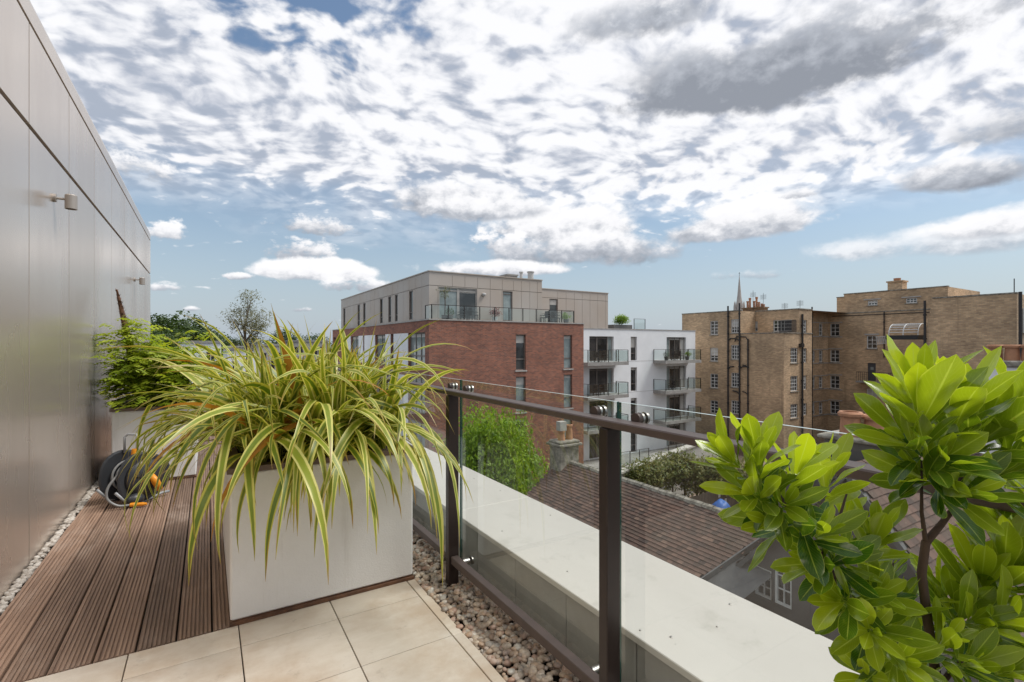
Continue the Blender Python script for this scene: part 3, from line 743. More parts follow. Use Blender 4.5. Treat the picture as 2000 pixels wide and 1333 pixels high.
# ---- leaf-cloud helper
def leafcard(mb, p_, size, c_, droop=.3, asp=.45):
    a = rng.uniform(0, 6.28); e = rng.uniform(-1.0, .8) - droop
    t_ = Vector((math.cos(a) * math.cos(e), math.sin(a) * math.cos(e), math.sin(e)))
    sd = t_.cross(Vector((rng.uniform(-.5, .5), rng.uniform(-.5, .5), 1))).normalized(); n_ = t_.cross(sd)
    L = size * rng.uniform(.7, 1.3); W = L * asp
    mb.add([p_, p_ + t_ * L * .5 + sd * W * .5 + n_ * W * .1, p_ + t_ * L, p_ + t_ * L * .5 - sd * W * .5 + n_ * W * .1], ((0, 1, 2, 3),), 0, [[(.5, 0), (1, .5), (.5, 1), (0, .5)]], c_)
def crown(mb, clumps, n, size, droop=.3, asp=.45, shell=.55, hang=0.):
    tot = sum(r_[0] * r_[1] * r_[2] for _, r_ in clumps)
    for c0, r_ in clumps:
        tone = rng.uniform(-.22, .22)
        for _ in range(int(n * r_[0] * r_[1] * r_[2] / tot)):
            while True:
                q_ = Vector((rng.uniform(-1, 1), rng.uniform(-1, 1), rng.uniform(-1, 1)))
                if q_.length < 1 and q_.length > .05: break
            q_ = q_ * (q_.length ** (shell - 1)) if shell < 1 else q_
            k_ = 1 + .45 * mnoise.noise(q_ * 2.2 + c0)
            p_ = c0 + Vector((q_.x * r_[0], q_.y * r_[1], q_.z * r_[2])) * k_
            p_.z -= hang * rng.random() ** 3
            if mnoise.noise(p_ * (1.1 / max(r_[0] * .5, .05)) * .5) < -.28: continue
            leafcard(mb, p_, size, min(1, max(0, .5 + tone + rng.uniform(-.4, .4))), droop, asp)
def clumps_in(c0, R3, n, rr):
    out = []
    for _ in range(n):
        while True:
            q_ = Vector((rng.uniform(-1, 1), rng.uniform(-1, 1), rng.uniform(-1, 1)))
            if q_.length < 1: break
        s_ = rng.uniform(*rr)
        out.append((Vector(c0) + Vector((q_.x * R3[0], q_.y * R3[1], q_.z * R3[2])), (s_, s_, s_ * .8)))
    return out
def tree(name, base, top, R_, label, cat, mat_, n, size, nc=14, trunk_r=.18, droop=.3, asp=.45, bare=.3, group=None, hang=0., bark='bark_grey', shell=.6, zs=None):
    base = Vector(base); o = thing(name, base, label, cat, group)
    hgt = top - base.z; zc_ = base.z + hgt * (bare + (1 - bare) / 2); rz = hgt * (1 - bare) / 2
    cl = clumps_in((base.x, base.y, zc_), (R_ * .68, R_ * .68, rz * .78), nc, (R_ * .28, R_ * .46))
    cr = MB(); crown(cr, cl, n, size, droop, asp, shell, hang); cr.build('crown', M[mat_], o)
    tk = MB(); pt = [base + Vector((math.sin(i * 1.3) * .04 * hgt * i / 6, math.cos(i) * .03 * hgt * i / 6, hgt * .8 * i / 6)) for i in range(7)]
    tk.tube(pt, [trunk_r * (1 - .13 * i) for i in range(7)], 8)
    for c0, _ in cl[:10]:
        k_ = rng.randint(2, 4); s0 = pt[k_]; tk.tube([s0, (s0 + c0) / 2 + Vector((0, 0, .08 * R_)), c0], [trunk_r * .4, trunk_r * .25, trunk_r * .08], 6)
    tk.build('trunk', M[bark], o)
    return o
# ---- wisteria-like shrub in the far planter: pinnate leaves
wp = thing('leafy_shrub', (-.55, 6.6, .765), 'bright green feathery climbing shrub growing in the farther planter', 'shrub')
q = MB(); st = MB()
def pinnate(mb, p_, phi, e, L, n, sz, c_):
    for i in range(n):
        s_ = (i + 1) / n; ee = e - 1.1 * s_ * s_
        t_ = Vector((math.cos(phi) * math.cos(ee), math.sin(phi) * math.cos(ee), math.sin(ee))); p_ = p_ + t_ * L / n
        for sg in (-1, 1):
            a = phi + sg * 1.15; t2 = Vector((math.cos(a), math.sin(a), -.35 + rng.uniform(-.2, .2))).normalized()
            sd = t2.cross(Vector((0, 0, 1))).normalized(); z_ = sz * (1 - .4 * abs(s_ - .4))
            mb.add([p_, p_ + t2 * z_ * .5 + sd * z_ * .22, p_ + t2 * z_, p_ + t2 * z_ * .5 - sd * z_ * .22], ((0, 1, 2, 3),), 0, [[(.5, 0), (1, .5), (.5, 1), (0, .5)]], min(1, max(0, c_ + rng.uniform(-.2, .2))))
for i in range(9):
    a = rng.uniform(0, 6.28); b0 = Vector((-.5 + rng.uniform(-.15, .2), 6.55 + rng.uniform(-.15, .5), .76))
    tp = b0 + Vector((rng.uniform(-.25, .35), rng.uniform(-.3, .5), rng.uniform(.3, .6)))
    st.tube([b0, (b0 + tp) / 2 + Vector((rng.uniform(-.05, .05), 0, 0)), tp], [.011, .008, .004], 6)
for i in range(1500):
    c0 = Vector((-.44, 6.60, 1.08)); v_ = Vector((rng.gauss(0, .22), rng.gauss(0, .26), max(-.29, rng.gauss(0, .15))))
    p_ = c0 + v_; 
    if p_.x < XW + .12: p_.x = XW + .12 + rng.random() * .1
    pinnate(q, p_, rng.uniform(0, 6.28), rng.uniform(-.2, 1.0), rng.uniform(.12, .22), 6, .075, .35 + p_.z * .25 - .25 + rng.uniform(-.25, .3))
for i in range(70):
    p_ = Vector((-.66 + rng.gauss(0, .09), 6.5 + rng.gauss(0, .08), 1.50 + rng.gauss(0, .10)))
    pinnate(q, p_, rng.uniform(0, 6.28), rng.uniform(-.2, .8), rng.uniform(.12, .22), 6, .07, .6 + rng.uniform(-.2, .3))
q.build('leaves', M['leaf_bright'], wp); st.build('stem', M['bark'], wp, smooth=True)
# dead frond / trunk leaning behind
df = thing('tree_fern_stump', (-.62, 6.75, .765), 'tall brown shaggy dead stem leaning to the left above the leafy shrub', 'plant')
q = MB(); A_ = Vector((-.60, 6.75, .76)); B_ = at_d(228, 566, 5.25); n = 40
ax = (B_ - A_)
q.tube([A_ + ax * (i / 20) for i in range(21)], [.062 * (1 - i / 21) ** .8 + .003 for i in range(21)], 9)
for i in range(420):
    s_ = rng.random(); p_ = A_ + ax * s_; a = rng.uniform(0, 6.28); r_ = .060 * (1 - s_) ** .8 + .004
    o_ = Vector((math.cos(a), math.sin(a), 0)) * r_; t_ = (o_.normalized() * .6 + Vector((0, 0, .8))).normalized(); l_ = rng.uniform(.025, .06) * (1.1 - .6 * s_)
    sd = t_.cross(o_).normalized() * .008
    q.add([p_ + o_ - sd, p_ + o_ + sd, p_ + o_ + t_ * l_], ((0, 1, 2),))
q.build('stem', M['rust'], df)
# third planter and olive
planter(.25, 1.02, 10.2, 11.6, .70, 'farthest planter at the end of the terrace under the grey olive tree')
ob = at_d(482, 600, 9.4)
tree('olive_tree', (ob.x, ob.y, .66), 2.66, .46, 'slender grey green olive tree standing behind the flax against the sky', 'tree', 'leaf_olive', 4200, .055, 26, .035, .1, .28, .22, bark='bark_grey', shell=.95)
# ---- hose reel
hx, hy = -.56, 5.55
hr = thing('hose_reel', (hx, hy, 0), 'dark grey garden hose reel with orange fittings on the deck by the wall', 'hose reel')
ax_ = Vector((.80, -.60, 0))   # axle direction, mostly towards the camera
sd_ = Vector((.60, .80, 0))
def disc_pt(c0, r_, a, off): return c0 + ax_ * off + sd_ * (r_ * math.cos(a)) + Vector((0, 0, 1)) * (r_ * math.sin(a))
C0 = Vector((hx, hy, .22))
sd_ = Vector((.80, .60, 0)); ax_ = Vector((.60, -.80, 0))
for off in (-.13, .12):
    q = MB(); n = 28; th = .022
    out = [(.225 + .012 * math.cos(3 * 2 * math.pi * i / n), 2 * math.pi * i / n) for i in range(n)]
    vs = []
    for k_, (o1, rs) in enumerate(((0, .93), (.006, 1), (th - .006, 1), (th, .93))): vs += [disc_pt(C0, r_ * rs, a, off + o1) for r_, a in out]
    fs = [(k_ * n + i, k_ * n + (i + 1) % n, (k_ + 1) * n + (i + 1) % n, (k_ + 1) * n + i) for k_ in range(3) for i in range(n)] + [tuple(range(n - 1, -1, -1)), tuple(3 * n + i for i in range(n))]
    q.add(vs, fs); q.build('side_panel', M['plastic_dark'], hr)
q = MB(); q.cyl(C0 - ax_ * .11, C0 + ax_ * .12, .075, 24); q.build('drum', M['plastic_dark'], hr)
q = MB(); q.tube([C0 + ax_ * .143, C0 + ax_ * .165, C0 + ax_ * .185, C0 + ax_ * .192], [.165, .150, .105, .03], 28); q.build('hub_cover', M['plastic_dark'], hr, smooth=True)
q = MB(); q.tube([C0 + ax_ * .188 - sd_ * .06 + Vector((0, 0, .03)), C0 + ax_ * .196 - sd_ * .06 + Vector((0, 0, .03))], [.035, .03], 3); q.build('hub_recess', M['pipe_black'], hr)
q = MB(); pts = []
for i in range(26 * 9):
    a = 2 * math.pi * i / 26; k_ = i / 26
    pts.append(disc_pt(C0, .095 + .018 * (k_ // 4), a, -.095 + .021 * (k_ % 8) + .002))
q.tube(pts, .010, 7); q.build('hose_coil', M['hose'], hr, smooth=True)
q = MB(); pts = [C0 + sd_ * -.10 + ax_ * .06 + Vector((0, 0, .10))]
for tpt in [(-.19, .10, .06), (-.265, .10, -.03), (-.275, .11, -.12), (-.225, .16, -.185), (-.15, .20, -.196)]: pts.append(C0 + sd_ * tpt[0] + ax_ * tpt[1] + Vector((0, 0, tpt[2])))
sm = []
for i in range(len(pts) - 1):
    for k_ in range(6):
        t_ = k_ / 6; p0, p1, p2, p3 = pts[max(i - 1, 0)], pts[i], pts[i + 1], pts[min(i + 2, len(pts) - 1)]
        sm.append(.5 * ((2 * p1) + (p2 - p0) * t_ + (2 * p0 - 5 * p1 + 4 * p2 - p3) * t_ ** 2 + (3 * p1 - p0 - 3 * p2 + p3) * t_ ** 3))
sm.append(pts[-1]); q.tube(sm, .010, 8); q.build('loose_hose', M['hose'], hr, smooth=True)
q = MB(); e_ = pts[-1]; dr_ = (sd_ * .6 + ax_ * .8).normalized()
q.tube([e_, e_ + dr_ * .03, e_ + dr_ * .035, e_ + dr_ * .09, e_ + dr_ * .12], [.017, .019, .015, .016, .010], 14); q.build('nozzle', M['plastic_orange'], hr)
q = MB(); h0 = C0 + ax_ * .20
P2 = [h0 + sd_ * .02 + Vector((0, 0, .02)), h0 + sd_ * .045 + ax_ * .02 + Vector((0, 0, -.04)), h0 + sd_ * .075 + ax_ * .03 + Vector((0, 0, -.12))]
q.tube(P2, [.022, .032, .026], 12); q.build('crank_handle', M['plastic_orange'], hr, smooth=True)
q = MB(); q.tube([C0 + sd_ * .0 + Vector((0, 0, .165)), C0 + sd_ * .0 + Vector((0, 0, .24))], [.024, .018], 14); q.build('connector', M['plastic_orange'], hr)
q = MB(); hb = [C0 + ax_ * -.10 + sd_ * -.02 + Vector((0, 0, .20)), C0 + ax_ * -.10 + sd_ * -.02 + Vector((0, 0, .34)), C0 + ax_ * -.09 + sd_ * -.0 + Vector((0, 0, .365)), C0 + ax_ * .0 + sd_ * .02 + Vector((0, 0, .365)), C0 + ax_ * .01 + sd_ * .02 + Vector((0, 0, .34)), C0 + ax_ * .01 + sd_ * .02 + Vector((0, 0, .20))]
q.tube(hb, .010, 8); q.build('carry_handle', M['plastic_grey'], hr, smooth=True)
for off in (-.12, .13):
    q = MB(); q.tube([disc_pt(C0, .24, R(200), off) , disc_pt(C0, .235, R(235), off), disc_pt(C0, .215, R(270), off), disc_pt(C0, .24, R(310), off), disc_pt(C0, .29, R(320), off)], .012, 8); q.build('foot', M['plastic_grey'], hr, smooth=True)
q = MB(); v, f = ICO[2]; q.add([C0 + ax_ * .17 + sd_ * (-.09 + p_.x * .07) + ax_ * (p_.y * .05) + Vector((0, 0, -.165 + p_.z * .05)) for p_ in v], f); q.build('foot_cap', M['plastic_dark'], hr, smooth=True)
# ---- near shrub at the right
sh = thing('glossy_shrub', (.92, .34, .55), 'glossy bright green broad leaved shrub close up at the right edge', 'shrub')
def bezier_leaf(mb, base, t0, up, L, W, curl, c_):
    t0 = t0.normalized(); sd = t0.cross(up)
    if sd.length < .05: sd = t0.cross(Vector((1, 0, 0)))
    sd.normalize(); wamp = rng.uniform(.05, .30); rl = rng.uniform(-.5, .5); sd = (sd * math.cos(rl) + sd.cross(t0) * math.sin(rl)).normalized(); nn = sd.cross(t0).normalized(); n = 9; p_ = base.copy(); vs = []; ph = rng.random() * 6
    rows = []
    for i in range(n + 1):
        s_ = i / n; a = curl * s_
        t_ = t0 * math.cos(a) - nn * math.sin(a); n2 = nn * math.cos(a) + t0 * math.sin(a)
        wv = W * .5 * (max(0, math.sin(math.pi * min(1, s_ ** 1.45) * .985)) ** .72 if s_ < 1 else 0) + (.0018 if s_ < .15 else .0004)
        wav = wamp * math.sin(s_ * 8 + ph) * wv
        rows.append((p_.copy(), n2, wv, wav)); p_ = p_ + t_ * L / n
    for p2, n2, wv, wav in rows:
        for k_, x_ in enumerate((-1, -.5, 0, .5, 1)):
            vs.append(p2 + sd * wv * x_ + n2 * (wv * .22 * (abs(x_) ** 1.3) + (wav if abs(x_) == 1 else 0)))
    fs = []; uvs = []
    for i in range(n):
        for k_ in range(4):
            a = i * 5 + k_; fs.append((a, a + 1, a + 6, a + 5)); uvs.append([(k_ / 4, i / n), ((k_ + 1) / 4, i / n), ((k_ + 1) / 4, (i + 1) / n), (k_ / 4, (i + 1) / n)])
    mb.add(vs, fs, 0, uvs, c_)
CR = Vector((K, -S, 0)); CF = Vector((S, K, 0)); CU = Vector((0, 0, 1))
lv = MB(); sb_ = MB()
def whorl(px, py, d_, ax2, Lpx, n=11, spread=1.0, young=.5):
    """rosette of leaves at a twig tip; ax2 = (right, up, away) axis"""
    P0 = at_d(px, py, d_); ax3 = (CR * ax2[0] + CU * ax2[1] + CF * ax2[2]).normalized(); L = Lpx / FP * d_
    a0 = rng.uniform(0, 6.28); s1 = ax3.cross(CF if abs(ax3.dot(CF)) < .9 else CR).normalized(); s2 = ax3.cross(s1)
    n = int(n * 1.75); tone = rng.uniform(-.12, .12)
    for i in range(n):
        a = a0 + i * 2.39996; k_ = i / (n - 1)                    # 0 = lowest, 1 = innermost
        op = (1.35 - 1.05 * k_) * spread * rng.uniform(.85, 1.1)
        rd = s1 * math.cos(a) + s2 * math.sin(a); t0 = ax3 * math.cos(op) + rd * math.sin(op)
        t0 = t0 + Vector((0, 0, .12))
        bpos = P0 - ax3 * L * (.62 * (1 - k_)) + rd * .003
        l_ = L * .94 * (1 - .30 * abs(k_ - .45)) * rng.uniform(.72, 1.15) * (.72 if k_ > .9 else 1)
        bezier_leaf(lv, bpos, t0, -rd + ax3 * .2 if op > .3 else rd, l_, l_ * rng.uniform(.27, .37), rng.uniform(-.25, .75) * (1 - .5 * k_), min(1, max(0, .10 + .50 * k_ + young * .42 - .2 + tone + rng.uniform(-.2, .2))))
    return P0 - ax3 * L * .6
def limb(pp, rad):
    sb_.tube([at_d(*q_) for q_ in pp], [q_ * .66 for q_ in rad], 8)
D = .78
limb([(1845, 1990, .80), (1838, 1600, .79), (1830, 1333, .78), (1812, 1215, .78), (1800, 1120, .78), (1808, 1060, .78), (1838, 1025, .78), (1868, 985, .79), (1880, 920, .79), (1868, 860, .79)], [.016, .014, .011, .0105, .010, .0095, .0075, .006, .005, .003])
limb([(1808, 1060, .78), (1800, 1000, .77), (1800, 900, .76)], [.006, .004, .002])
limb([(1832, 1340, .78), (1760, 1290, .76), (1700, 1210, .74), (1640, 1140, .73), (1600, 1085, .72), (1560, 1020, .71), (1520, 965, .70), (1500, 930, .70)], [.009, .0085, .008, .0075, .006, .005, .004, .003])
limb([(1600, 1085, .72), (1640, 1010, .74), (1655, 960, .75)], [.005, .0035, .002])
limb([(1835, 1340, .78), (1900, 1260, .82), (1960, 1160, .86), (1985, 1080, .88)], [.007, .006, .004, .003])
limb([(1868, 985, .79), (1930, 940, .80), (1985, 880, .80)], [.005, .004, .002])
limb([(1700, 1210, .74), (1730, 1160, .76), (1745, 1100, .78)], [.005, .004, .002])
for a in [(1790, 765, .76, (-.12, 1, -.1), 172, 9, .72, .95), (1872, 782, .78, (.15, 1, .0), 150, 9, .8, .9), (1760, 850, .74, (-.8, .7, -.2), 130, 7, 1., .7),
          (1835, 900, .73, (-.2, .6, -.8), 125, 8, 1.1, .25), (1925, 830, .80, (.5, .9, 0), 150, 9, 1., .8), (1985, 800, .80, (.2, 1, 0), 165, 9, .8, .9), (1960, 930, .78, (.5, .5, -.6), 130, 9, 1., .3),
          (1890, 960, .74, (.1, .4, -.9), 125, 8, 1.1, .15), (1790, 930, .75, (-.8, .3, -.3), 120, 7, 1., .25), (1850, 860, .86, (0, .9, .4), 130, 8, 1., .5),
          (1480, 872, .70, (-.1, 1, -.1), 120, 9, .75, .95), (1415, 880, .70, (-.8, .9, 0), 112, 8, .8, .95), (1565, 905, .71, (.5, 1, 0), 105, 7, .9, .9),
          (1462, 960, .69, (-.8, .5, -.5), 110, 8, 1.0, .5), (1535, 985, .69, (-.2, .4, -.8), 105, 8, 1.1, .25), (1625, 920, .75, (.3, 1, 0), 118, 6, .8, .9),
          (1500, 1020, .70, (-1, .15, -.3), 130, 7, .9, .15), (1605, 1040, .69, (.1, .6, -.7), 105, 8, 1.0, .45), (1590, 1095, .71, (-.9, .3, -.4), 110, 8, 1., .25),
          (1710, 1040, .77, (.2, 1, -.1), 112, 8, .9, .7), (1665, 1090, .72, (.1, .6, -.7), 100, 8, 1., .4), (1640, 1175, .70, (-.8, .3, -.5), 115, 8, 1., .25),
          (1715, 1160, .71, (-.1, .6, -.7), 100, 8, 1.05, .5), (1700, 1235, .69, (-.5, .3, -.8), 105, 9, 1.1, .3), (1750, 1180, .80, (.1, 1, 0), 100, 8, .9, .6),
          (1915, 1130, .84, (-.1, 1, -.1), 125, 9, .85, .7), (1975, 1090, .84, (.2, 1, -.1), 130, 10, .85, .9), (1905, 1215, .78, (.2, .5, -.8), 110, 9, 1.1, .3),
          (1970, 1210, .78, (.3, .6, -.6), 120, 9, 1.1, .4), (1760, 1290, .69, (-.3, .4, -.8), 100, 9, 1.1, .35), (1900, 1300, .73, (.1, .5, -.7), 110, 9, 1.1, .3), (1970, 1320, .75, (.3, .4, -.7), 115, 9, 1.1, .3),
          (1690, 1320, .72, (-.7, .4, -.4), 95, 7, 1.1, .4), (1800, 1400, .70, (0, .8, -.4), 105, 9, 1, .4), (1880, 1400, .72, (0, .8, -.4), 105, 9, 1, .4), (2040, 1120, .84, (.3, .9, 0), 130, 10, 1, .6), (2040, 900, .80, (.4, .9, 0), 140, 10, 1, .6), (2040, 1280, .8, (.3, .9, 0), 130, 10, 1, .6),
          (1830, 1150, .92, (-.2, 1, .2), 90, 7, .9, .6), (1950, 1010, .92, (0, 1, .3), 110, 7, 1., .4), (1650, 1010, .80, (.3, 1, .2), 85, 7, .9, .6), (1870, 1180, .88, (0, 1, .1), 105, 8, .9, .6), (1940, 1260, .9, (.1, 1, .1), 110, 8, .9, .7), (1990, 1000, .9, (.2, 1, 0), 120, 8, .9, .7), (1780, 1330, .8, (-.1, 1, 0), 100, 8, .9, .6), (1850, 1250, .74, (.3, .8, -.4), 95, 7, 1., .6), (1740, 1225, .76, (-.1, 1, -.2), 95, 8, .9, .8), (1800, 1230, .93, (-.3, 1, .2), 90, 8, 1., .5), (1730, 1110, .86, (.1, 1, .2), 85, 7, .9, .6)]:
    pe = whorl(*a)
lv.build('leaves', M['shrub_leaf'], sh, smooth=True); sb_.build('stem', M['bark'], sh, smooth=True)
pb = thing('plant_pot', (.93, .33, 0), 'dark round pot that holds the glossy green shrub at the right', 'pot')
bx_, by_ = at_d(1845, 1990, .80).x, at_d(1845, 1990, .80).y
q = MB(); q.lathe(bx_, by_, [(.12, .0), (.165, .30), (.18, .34), (.18, .37), (.155, .37), (.15, .31), (0, .31)], 28); q.build('pot_body', M['pot_grey'], pb, smooth=False)
q = MB(); q.lathe(bx_, by_, [(.150, .325), (0, .335)], 20); q.build('soil', M['soil'], pb)
# ================================================================ WINDOWS
def window(parent, P, u0, u1, z0, z1, rec, cols=1, rows=1, mf='frame_white', mp='pane', fw=.06, bw=.035, sill=None, blind=0., reveal=None, toprail=None):
    f = MB(); n1 = -rec + .06; n0 = -rec
    f.obox(P, u0, u0 + fw, n0, n1, z0, z1); f.obox(P, u1 - fw, u1, n0, n1, z0, z1)
    f.obox(P, u0 + fw, u1 - fw, n0, n1, z0, z0 + fw); f.obox(P, u0 + fw, u1 - fw, n0, n1, z1 - fw, z1)
    us = [u0 + fw + (u1 - u0 - 2 * fw) * i / cols for i in range(1, cols)]; zs = [z0 + fw + (z1 - z0 - 2 * fw) * i / rows for i in range(1, rows)] if isinstance(rows, int) else [z0 + (z1 - z0) * r_ for r_ in rows]
    for k, z_ in enumerate(zs): f.obox(P, u0 + fw, u1 - fw, n0 + .005, n1 - .008, z_ - bw / 2, z_ + bw / 2)
    zz_ = [z0 + fw] + [q for z_ in zs for q in (z_ - bw / 2, z_ + bw / 2)] + [z1 - fw]
    for u_ in us:
        for a, b_ in zip(zz_[0::2], zz_[1::2]): f.obox(P, u_ - bw / 2, u_ + bw / 2, n0 + .005, n1 - .008, a, b_)
    w_ = f.build('window', M[mf], parent)
    p_ = MB(); p_.obox(P, u0 + fw * .5, u1 - fw * .5, n0 - .02, n0 + .004, z0 + fw * .5, z1 - fw * .5, 0, rng.random()); p_.build('pane', M[mp], w_)
    if blind > 0:
        b_ = MB(); b_.obox(P, u0 + fw, u1 - fw, n0 + .0045, n0 + .012, z1 - fw - (z1 - z0 - 2 * fw) * blind, z1 - fw - .002); b_.build('blind', M['blind'], w_)
    if sill:
        s_ = MB(); s_.obox(P, u0 - .08, u1 + .08, -rec + .061, .07, z0 - .10, z0 - .004); s_.build('sill', M[sill], w_)
    return w_
def wall_box(mb, x0, x1, y0, y1, z0, z1, faces='xXyYt', mi=0):
    """plain walls of a block, only the named sides (x/X = low/high X side, y/Y likewise, t = top)"""
    if 'x' in faces: mb.quad((x0, y0, z0), (x0, y0, z1), (x0, y1, z1), (x0, y1, z0), mi)
    if 'X' in faces: mb.quad((x1, y0, z0), (x1, y1, z0), (x1, y1, z1), (x1, y0, z1), mi)
    if 'y' in faces: mb.quad((x0, y0, z0), (x1, y0, z0), (x1, y0, z1), (x0, y0, z1), mi)
    if 'Y' in faces: mb.quad((x0, y1, z0), (x0, y1, z1), (x1, y1, z1), (x1, y1, z0), mi)
    if 't' in faces: mb.quad((x0, y0, z1), (x1, y0, z1), (x1, y1, z1), (x0, y1, z1), mi)
def glass_rail(parent, pts, z0, z1, posts=True, name='railing'):
    f = MB(); g_ = MB()
    for (a, b_) in zip(pts[:-1], pts[1:]):
        A, B = Vector(a), Vector(b_); L = (B - A).length; d_ = (B - A) / L; n_ = max(1, round(L / 1.15))
        nn = Vector((-d_.y, d_.x)) * .006
        g_.add([(*(A + nn), z0 + .05), (*(B + nn), z0 + .05), (*(B + nn), z1 - .04), (*(A + nn), z1 - .04)], ((0, 1, 2, 3),))
        for i in range(n_ + 1):
            p_ = A + d_ * (L * i / n_); f.box(p_.x - .025, p_.x + .025, p_.y - .025, p_.y + .025, z0, z1)
        x0, x1 = sorted((A.x, B.x)); y0, y1 = sorted((A.y, B.y)); f.box(x0 - .02, x1 + .02, y0 - .02, y1 + .02, z1 + .001, z1 + .035)
    r_ = f.build(name, M['pipe_black'], parent); g_.build('glass', M['glass_far'], r_)
    return r_
# ================================================================ RED BRICK APARTMENT BUILDING WITH METAL TOP STOREY
YB, XB = 29.5, 12.05
F, L_ = Plane('Y', YB), Plane('X', XB)
zb = 2.96
xr = F.u(1139.8)
bb = thing('brick_building', (XB, YB, -10), 'red brick apartment building with a grey metal clad top storey and roof terrace', 'building')
wmb = MB(); holes = []; wins = []
def hol(P, cx0, cx1, cy0, cy1, cc=c1):
    (a, t_), (b_, bt) = cc(cx0, cy0), cc(cx1, cy1)
    u0, u1 = sorted((P.u(a), P.u(b_))); m_ = (a + b_) / 2
    return [u0, u1, P.z(m_, bt), P.z(m_, t_)]
h1 = hol(F, 968, 1018, 405, 588); h2 = hol(F, 1214, 1257, 408, 578); h2[2:] = h1[2:]
for k in range(4):
    for h in (h1, h2): wins.append([h[0], h[1], h[2] - 3.0 * k, h[3] - 3.0 * k])
holes += wins
wmb.facade(F, XB, xr, -10, zb, holes, .22)
# left side: brick band above a run of white panels and windows
zp = L_.z(c1(410)[0], c1(0, 398)[1]); zf = zp - 2.45
yl = lambda cx: L_.u(c1(cx)[0])
Lholes = []; lw = []
Yend_b = 58.0
for (a, b_) in [(415, 500), (245, 298), (120, 160)]:
    y0, y1 = sorted((yl(a), yl(b_))); lw.append((y0, y1, 'big'))
for (a, b_) in [(325, 340), (184, 190), (70, 80), (30, 42)]:
    y0, y1 = sorted((yl(a), yl(b_))); lw.append((y0, y1, 'slot'))
for k in range(4):
    for (y0, y1, t_) in lw: Lholes.append([y0, y1, zf - 3 * k, zp - 3 * k])
wmb.facade(L_, YB, Yend_b, -10, zb, Lholes, .22)
wall_box(wmb, XB, xr, YB, Yend_b, -10, zb, 'XY')
wmb.build('wall', M['red_brick'], bb)
wp_ = MB()
for k in range(4):
    big = sorted([(y0, y1) for y0, y1, t_ in lw if y0 < yl(80) + .1])
    segs = []; cur = YB + .02
    ys_ = sorted([(y0, y1) for y0, y1, t_ in lw if y1 < yl(80) + .5] + [(yl(80), 99)])
    for (a, b_) in zip([q[1] for q in ys_[:-1]], [q[0] for q in ys_[1:]]):
        if b_ - a > .3: wp_ = MB(); wp_.obox(L_, a + .02, b_ - .02, .002, .035, zf - 3 * k, zp - 3 * k); wp_.build('white_panel', M['white_render'], bb)
for k, h in enumerate(wins):
    window(bb, F, h[0] + .0, h[1] - .0, h[2], h[3], .19, 1, [.31], 'frame_taupe', 'pane_pale' if (k in (2, 3, 5, 1)) else 'pane', .07, .09, 'stone_band', .22 if k in (0, 2) else .08)
for k in range(4):
    for (y0, y1, t_) in lw:
        if t_ == 'big': window(bb, L_, y0, y1, zf - 3 * k, zp - 3 * k, .20, 2 if y1 - y0 < 3 else 3, [.36], 'frame_taupe', 'pane_pale', .08, .08, None, .1)
        else: window(bb, L_, y0, y1, zf - 3 * k, zp - 3 * k, .20, 1, [.3], 'frame_taupe', 'pane', .07, .06)
cp = MB(); cp.box(XB - .05, xr + .04, YB - .05, YB + .35, zb + .001, zb + .085); cp.box(XB - .05, XB + .35, YB + .352, Yend_b, zb + .001, zb + .085)
cp.build('coping', M['stone_band'], bb)
dkk = MB(); dkk.quad((XB, YB, zb - .02), (xr, YB, zb - .02), (xr, Yend_b, zb - .02), (XB, Yend_b, zb - .02)); dkk.build('terrace_floor', M['concrete'], bb)
# penthouse
YP, XP = 30.7, 12.54
FP_, LP = Plane('Y', YP), Plane('X', XP)
ztp = 6.26; xpr = FP_.u(1058.5); zseam = FP_.z(*c1(570, 147)); zseam = 5.33
ph = MB(); hs = []
w1 = hol(FP_, 570, 768, 152, 322); w2 = hol(FP_, 900, 950, 172, 330); w1[2] = w2[2] = 3.10; w2[3] = w1[3] = 5.28
pw_ = [w1, w2]
sw = .022
seams_h = [[XP, xpr, zseam, zseam + .03]]
for cx in (640, 705, 770, 835, 897, 955, 995, 1038, 1078):
    u_ = FP_.u(c1(cx)[0]); seams_h.append([u_, u_ + sw, zseam, ztp - .16])
for cx in (566, 835, 895, 995, 1038, 1078):
    u_ = FP_.u(c1(cx)[0]); seams_h.append([u_, u_ + sw, zb + .1, zseam])
ph.facade(FP_, XP, xpr, zb - .02, ztp, pw_ + seams_h, .14)
lh = []; sl_ = []
for (a, b_) in [(418, 438), (345, 360), (311, 327), (268, 283), (182, 195), (153, 166), (80, 91)]:
    y0, y1 = sorted((LP.u(c1(a)[0]), LP.u(c1(b_)[0]))); sl_.append([y0, y1, 3.18, 5.28])
sm_ = [[YP, 56.0, zseam, zseam + .03]]
yq = YP + 1.3
while yq < 56:
    sm_.append([yq, yq + .03, zseam, ztp - .16])
    if not any(s_[0] - .1 < yq < s_[1] + .1 for s_ in sl_): sm_.append([yq, yq + .03, zb + .1, zseam])
    yq += 1.25
ph.facade(LP, YP, 56.0, zb - .02, ztp, sl_ + sm_, .14)
ph.quad((XP, YP, ztp), (xpr, YP, ztp), (xpr, 56, ztp), (XP, 56, ztp))
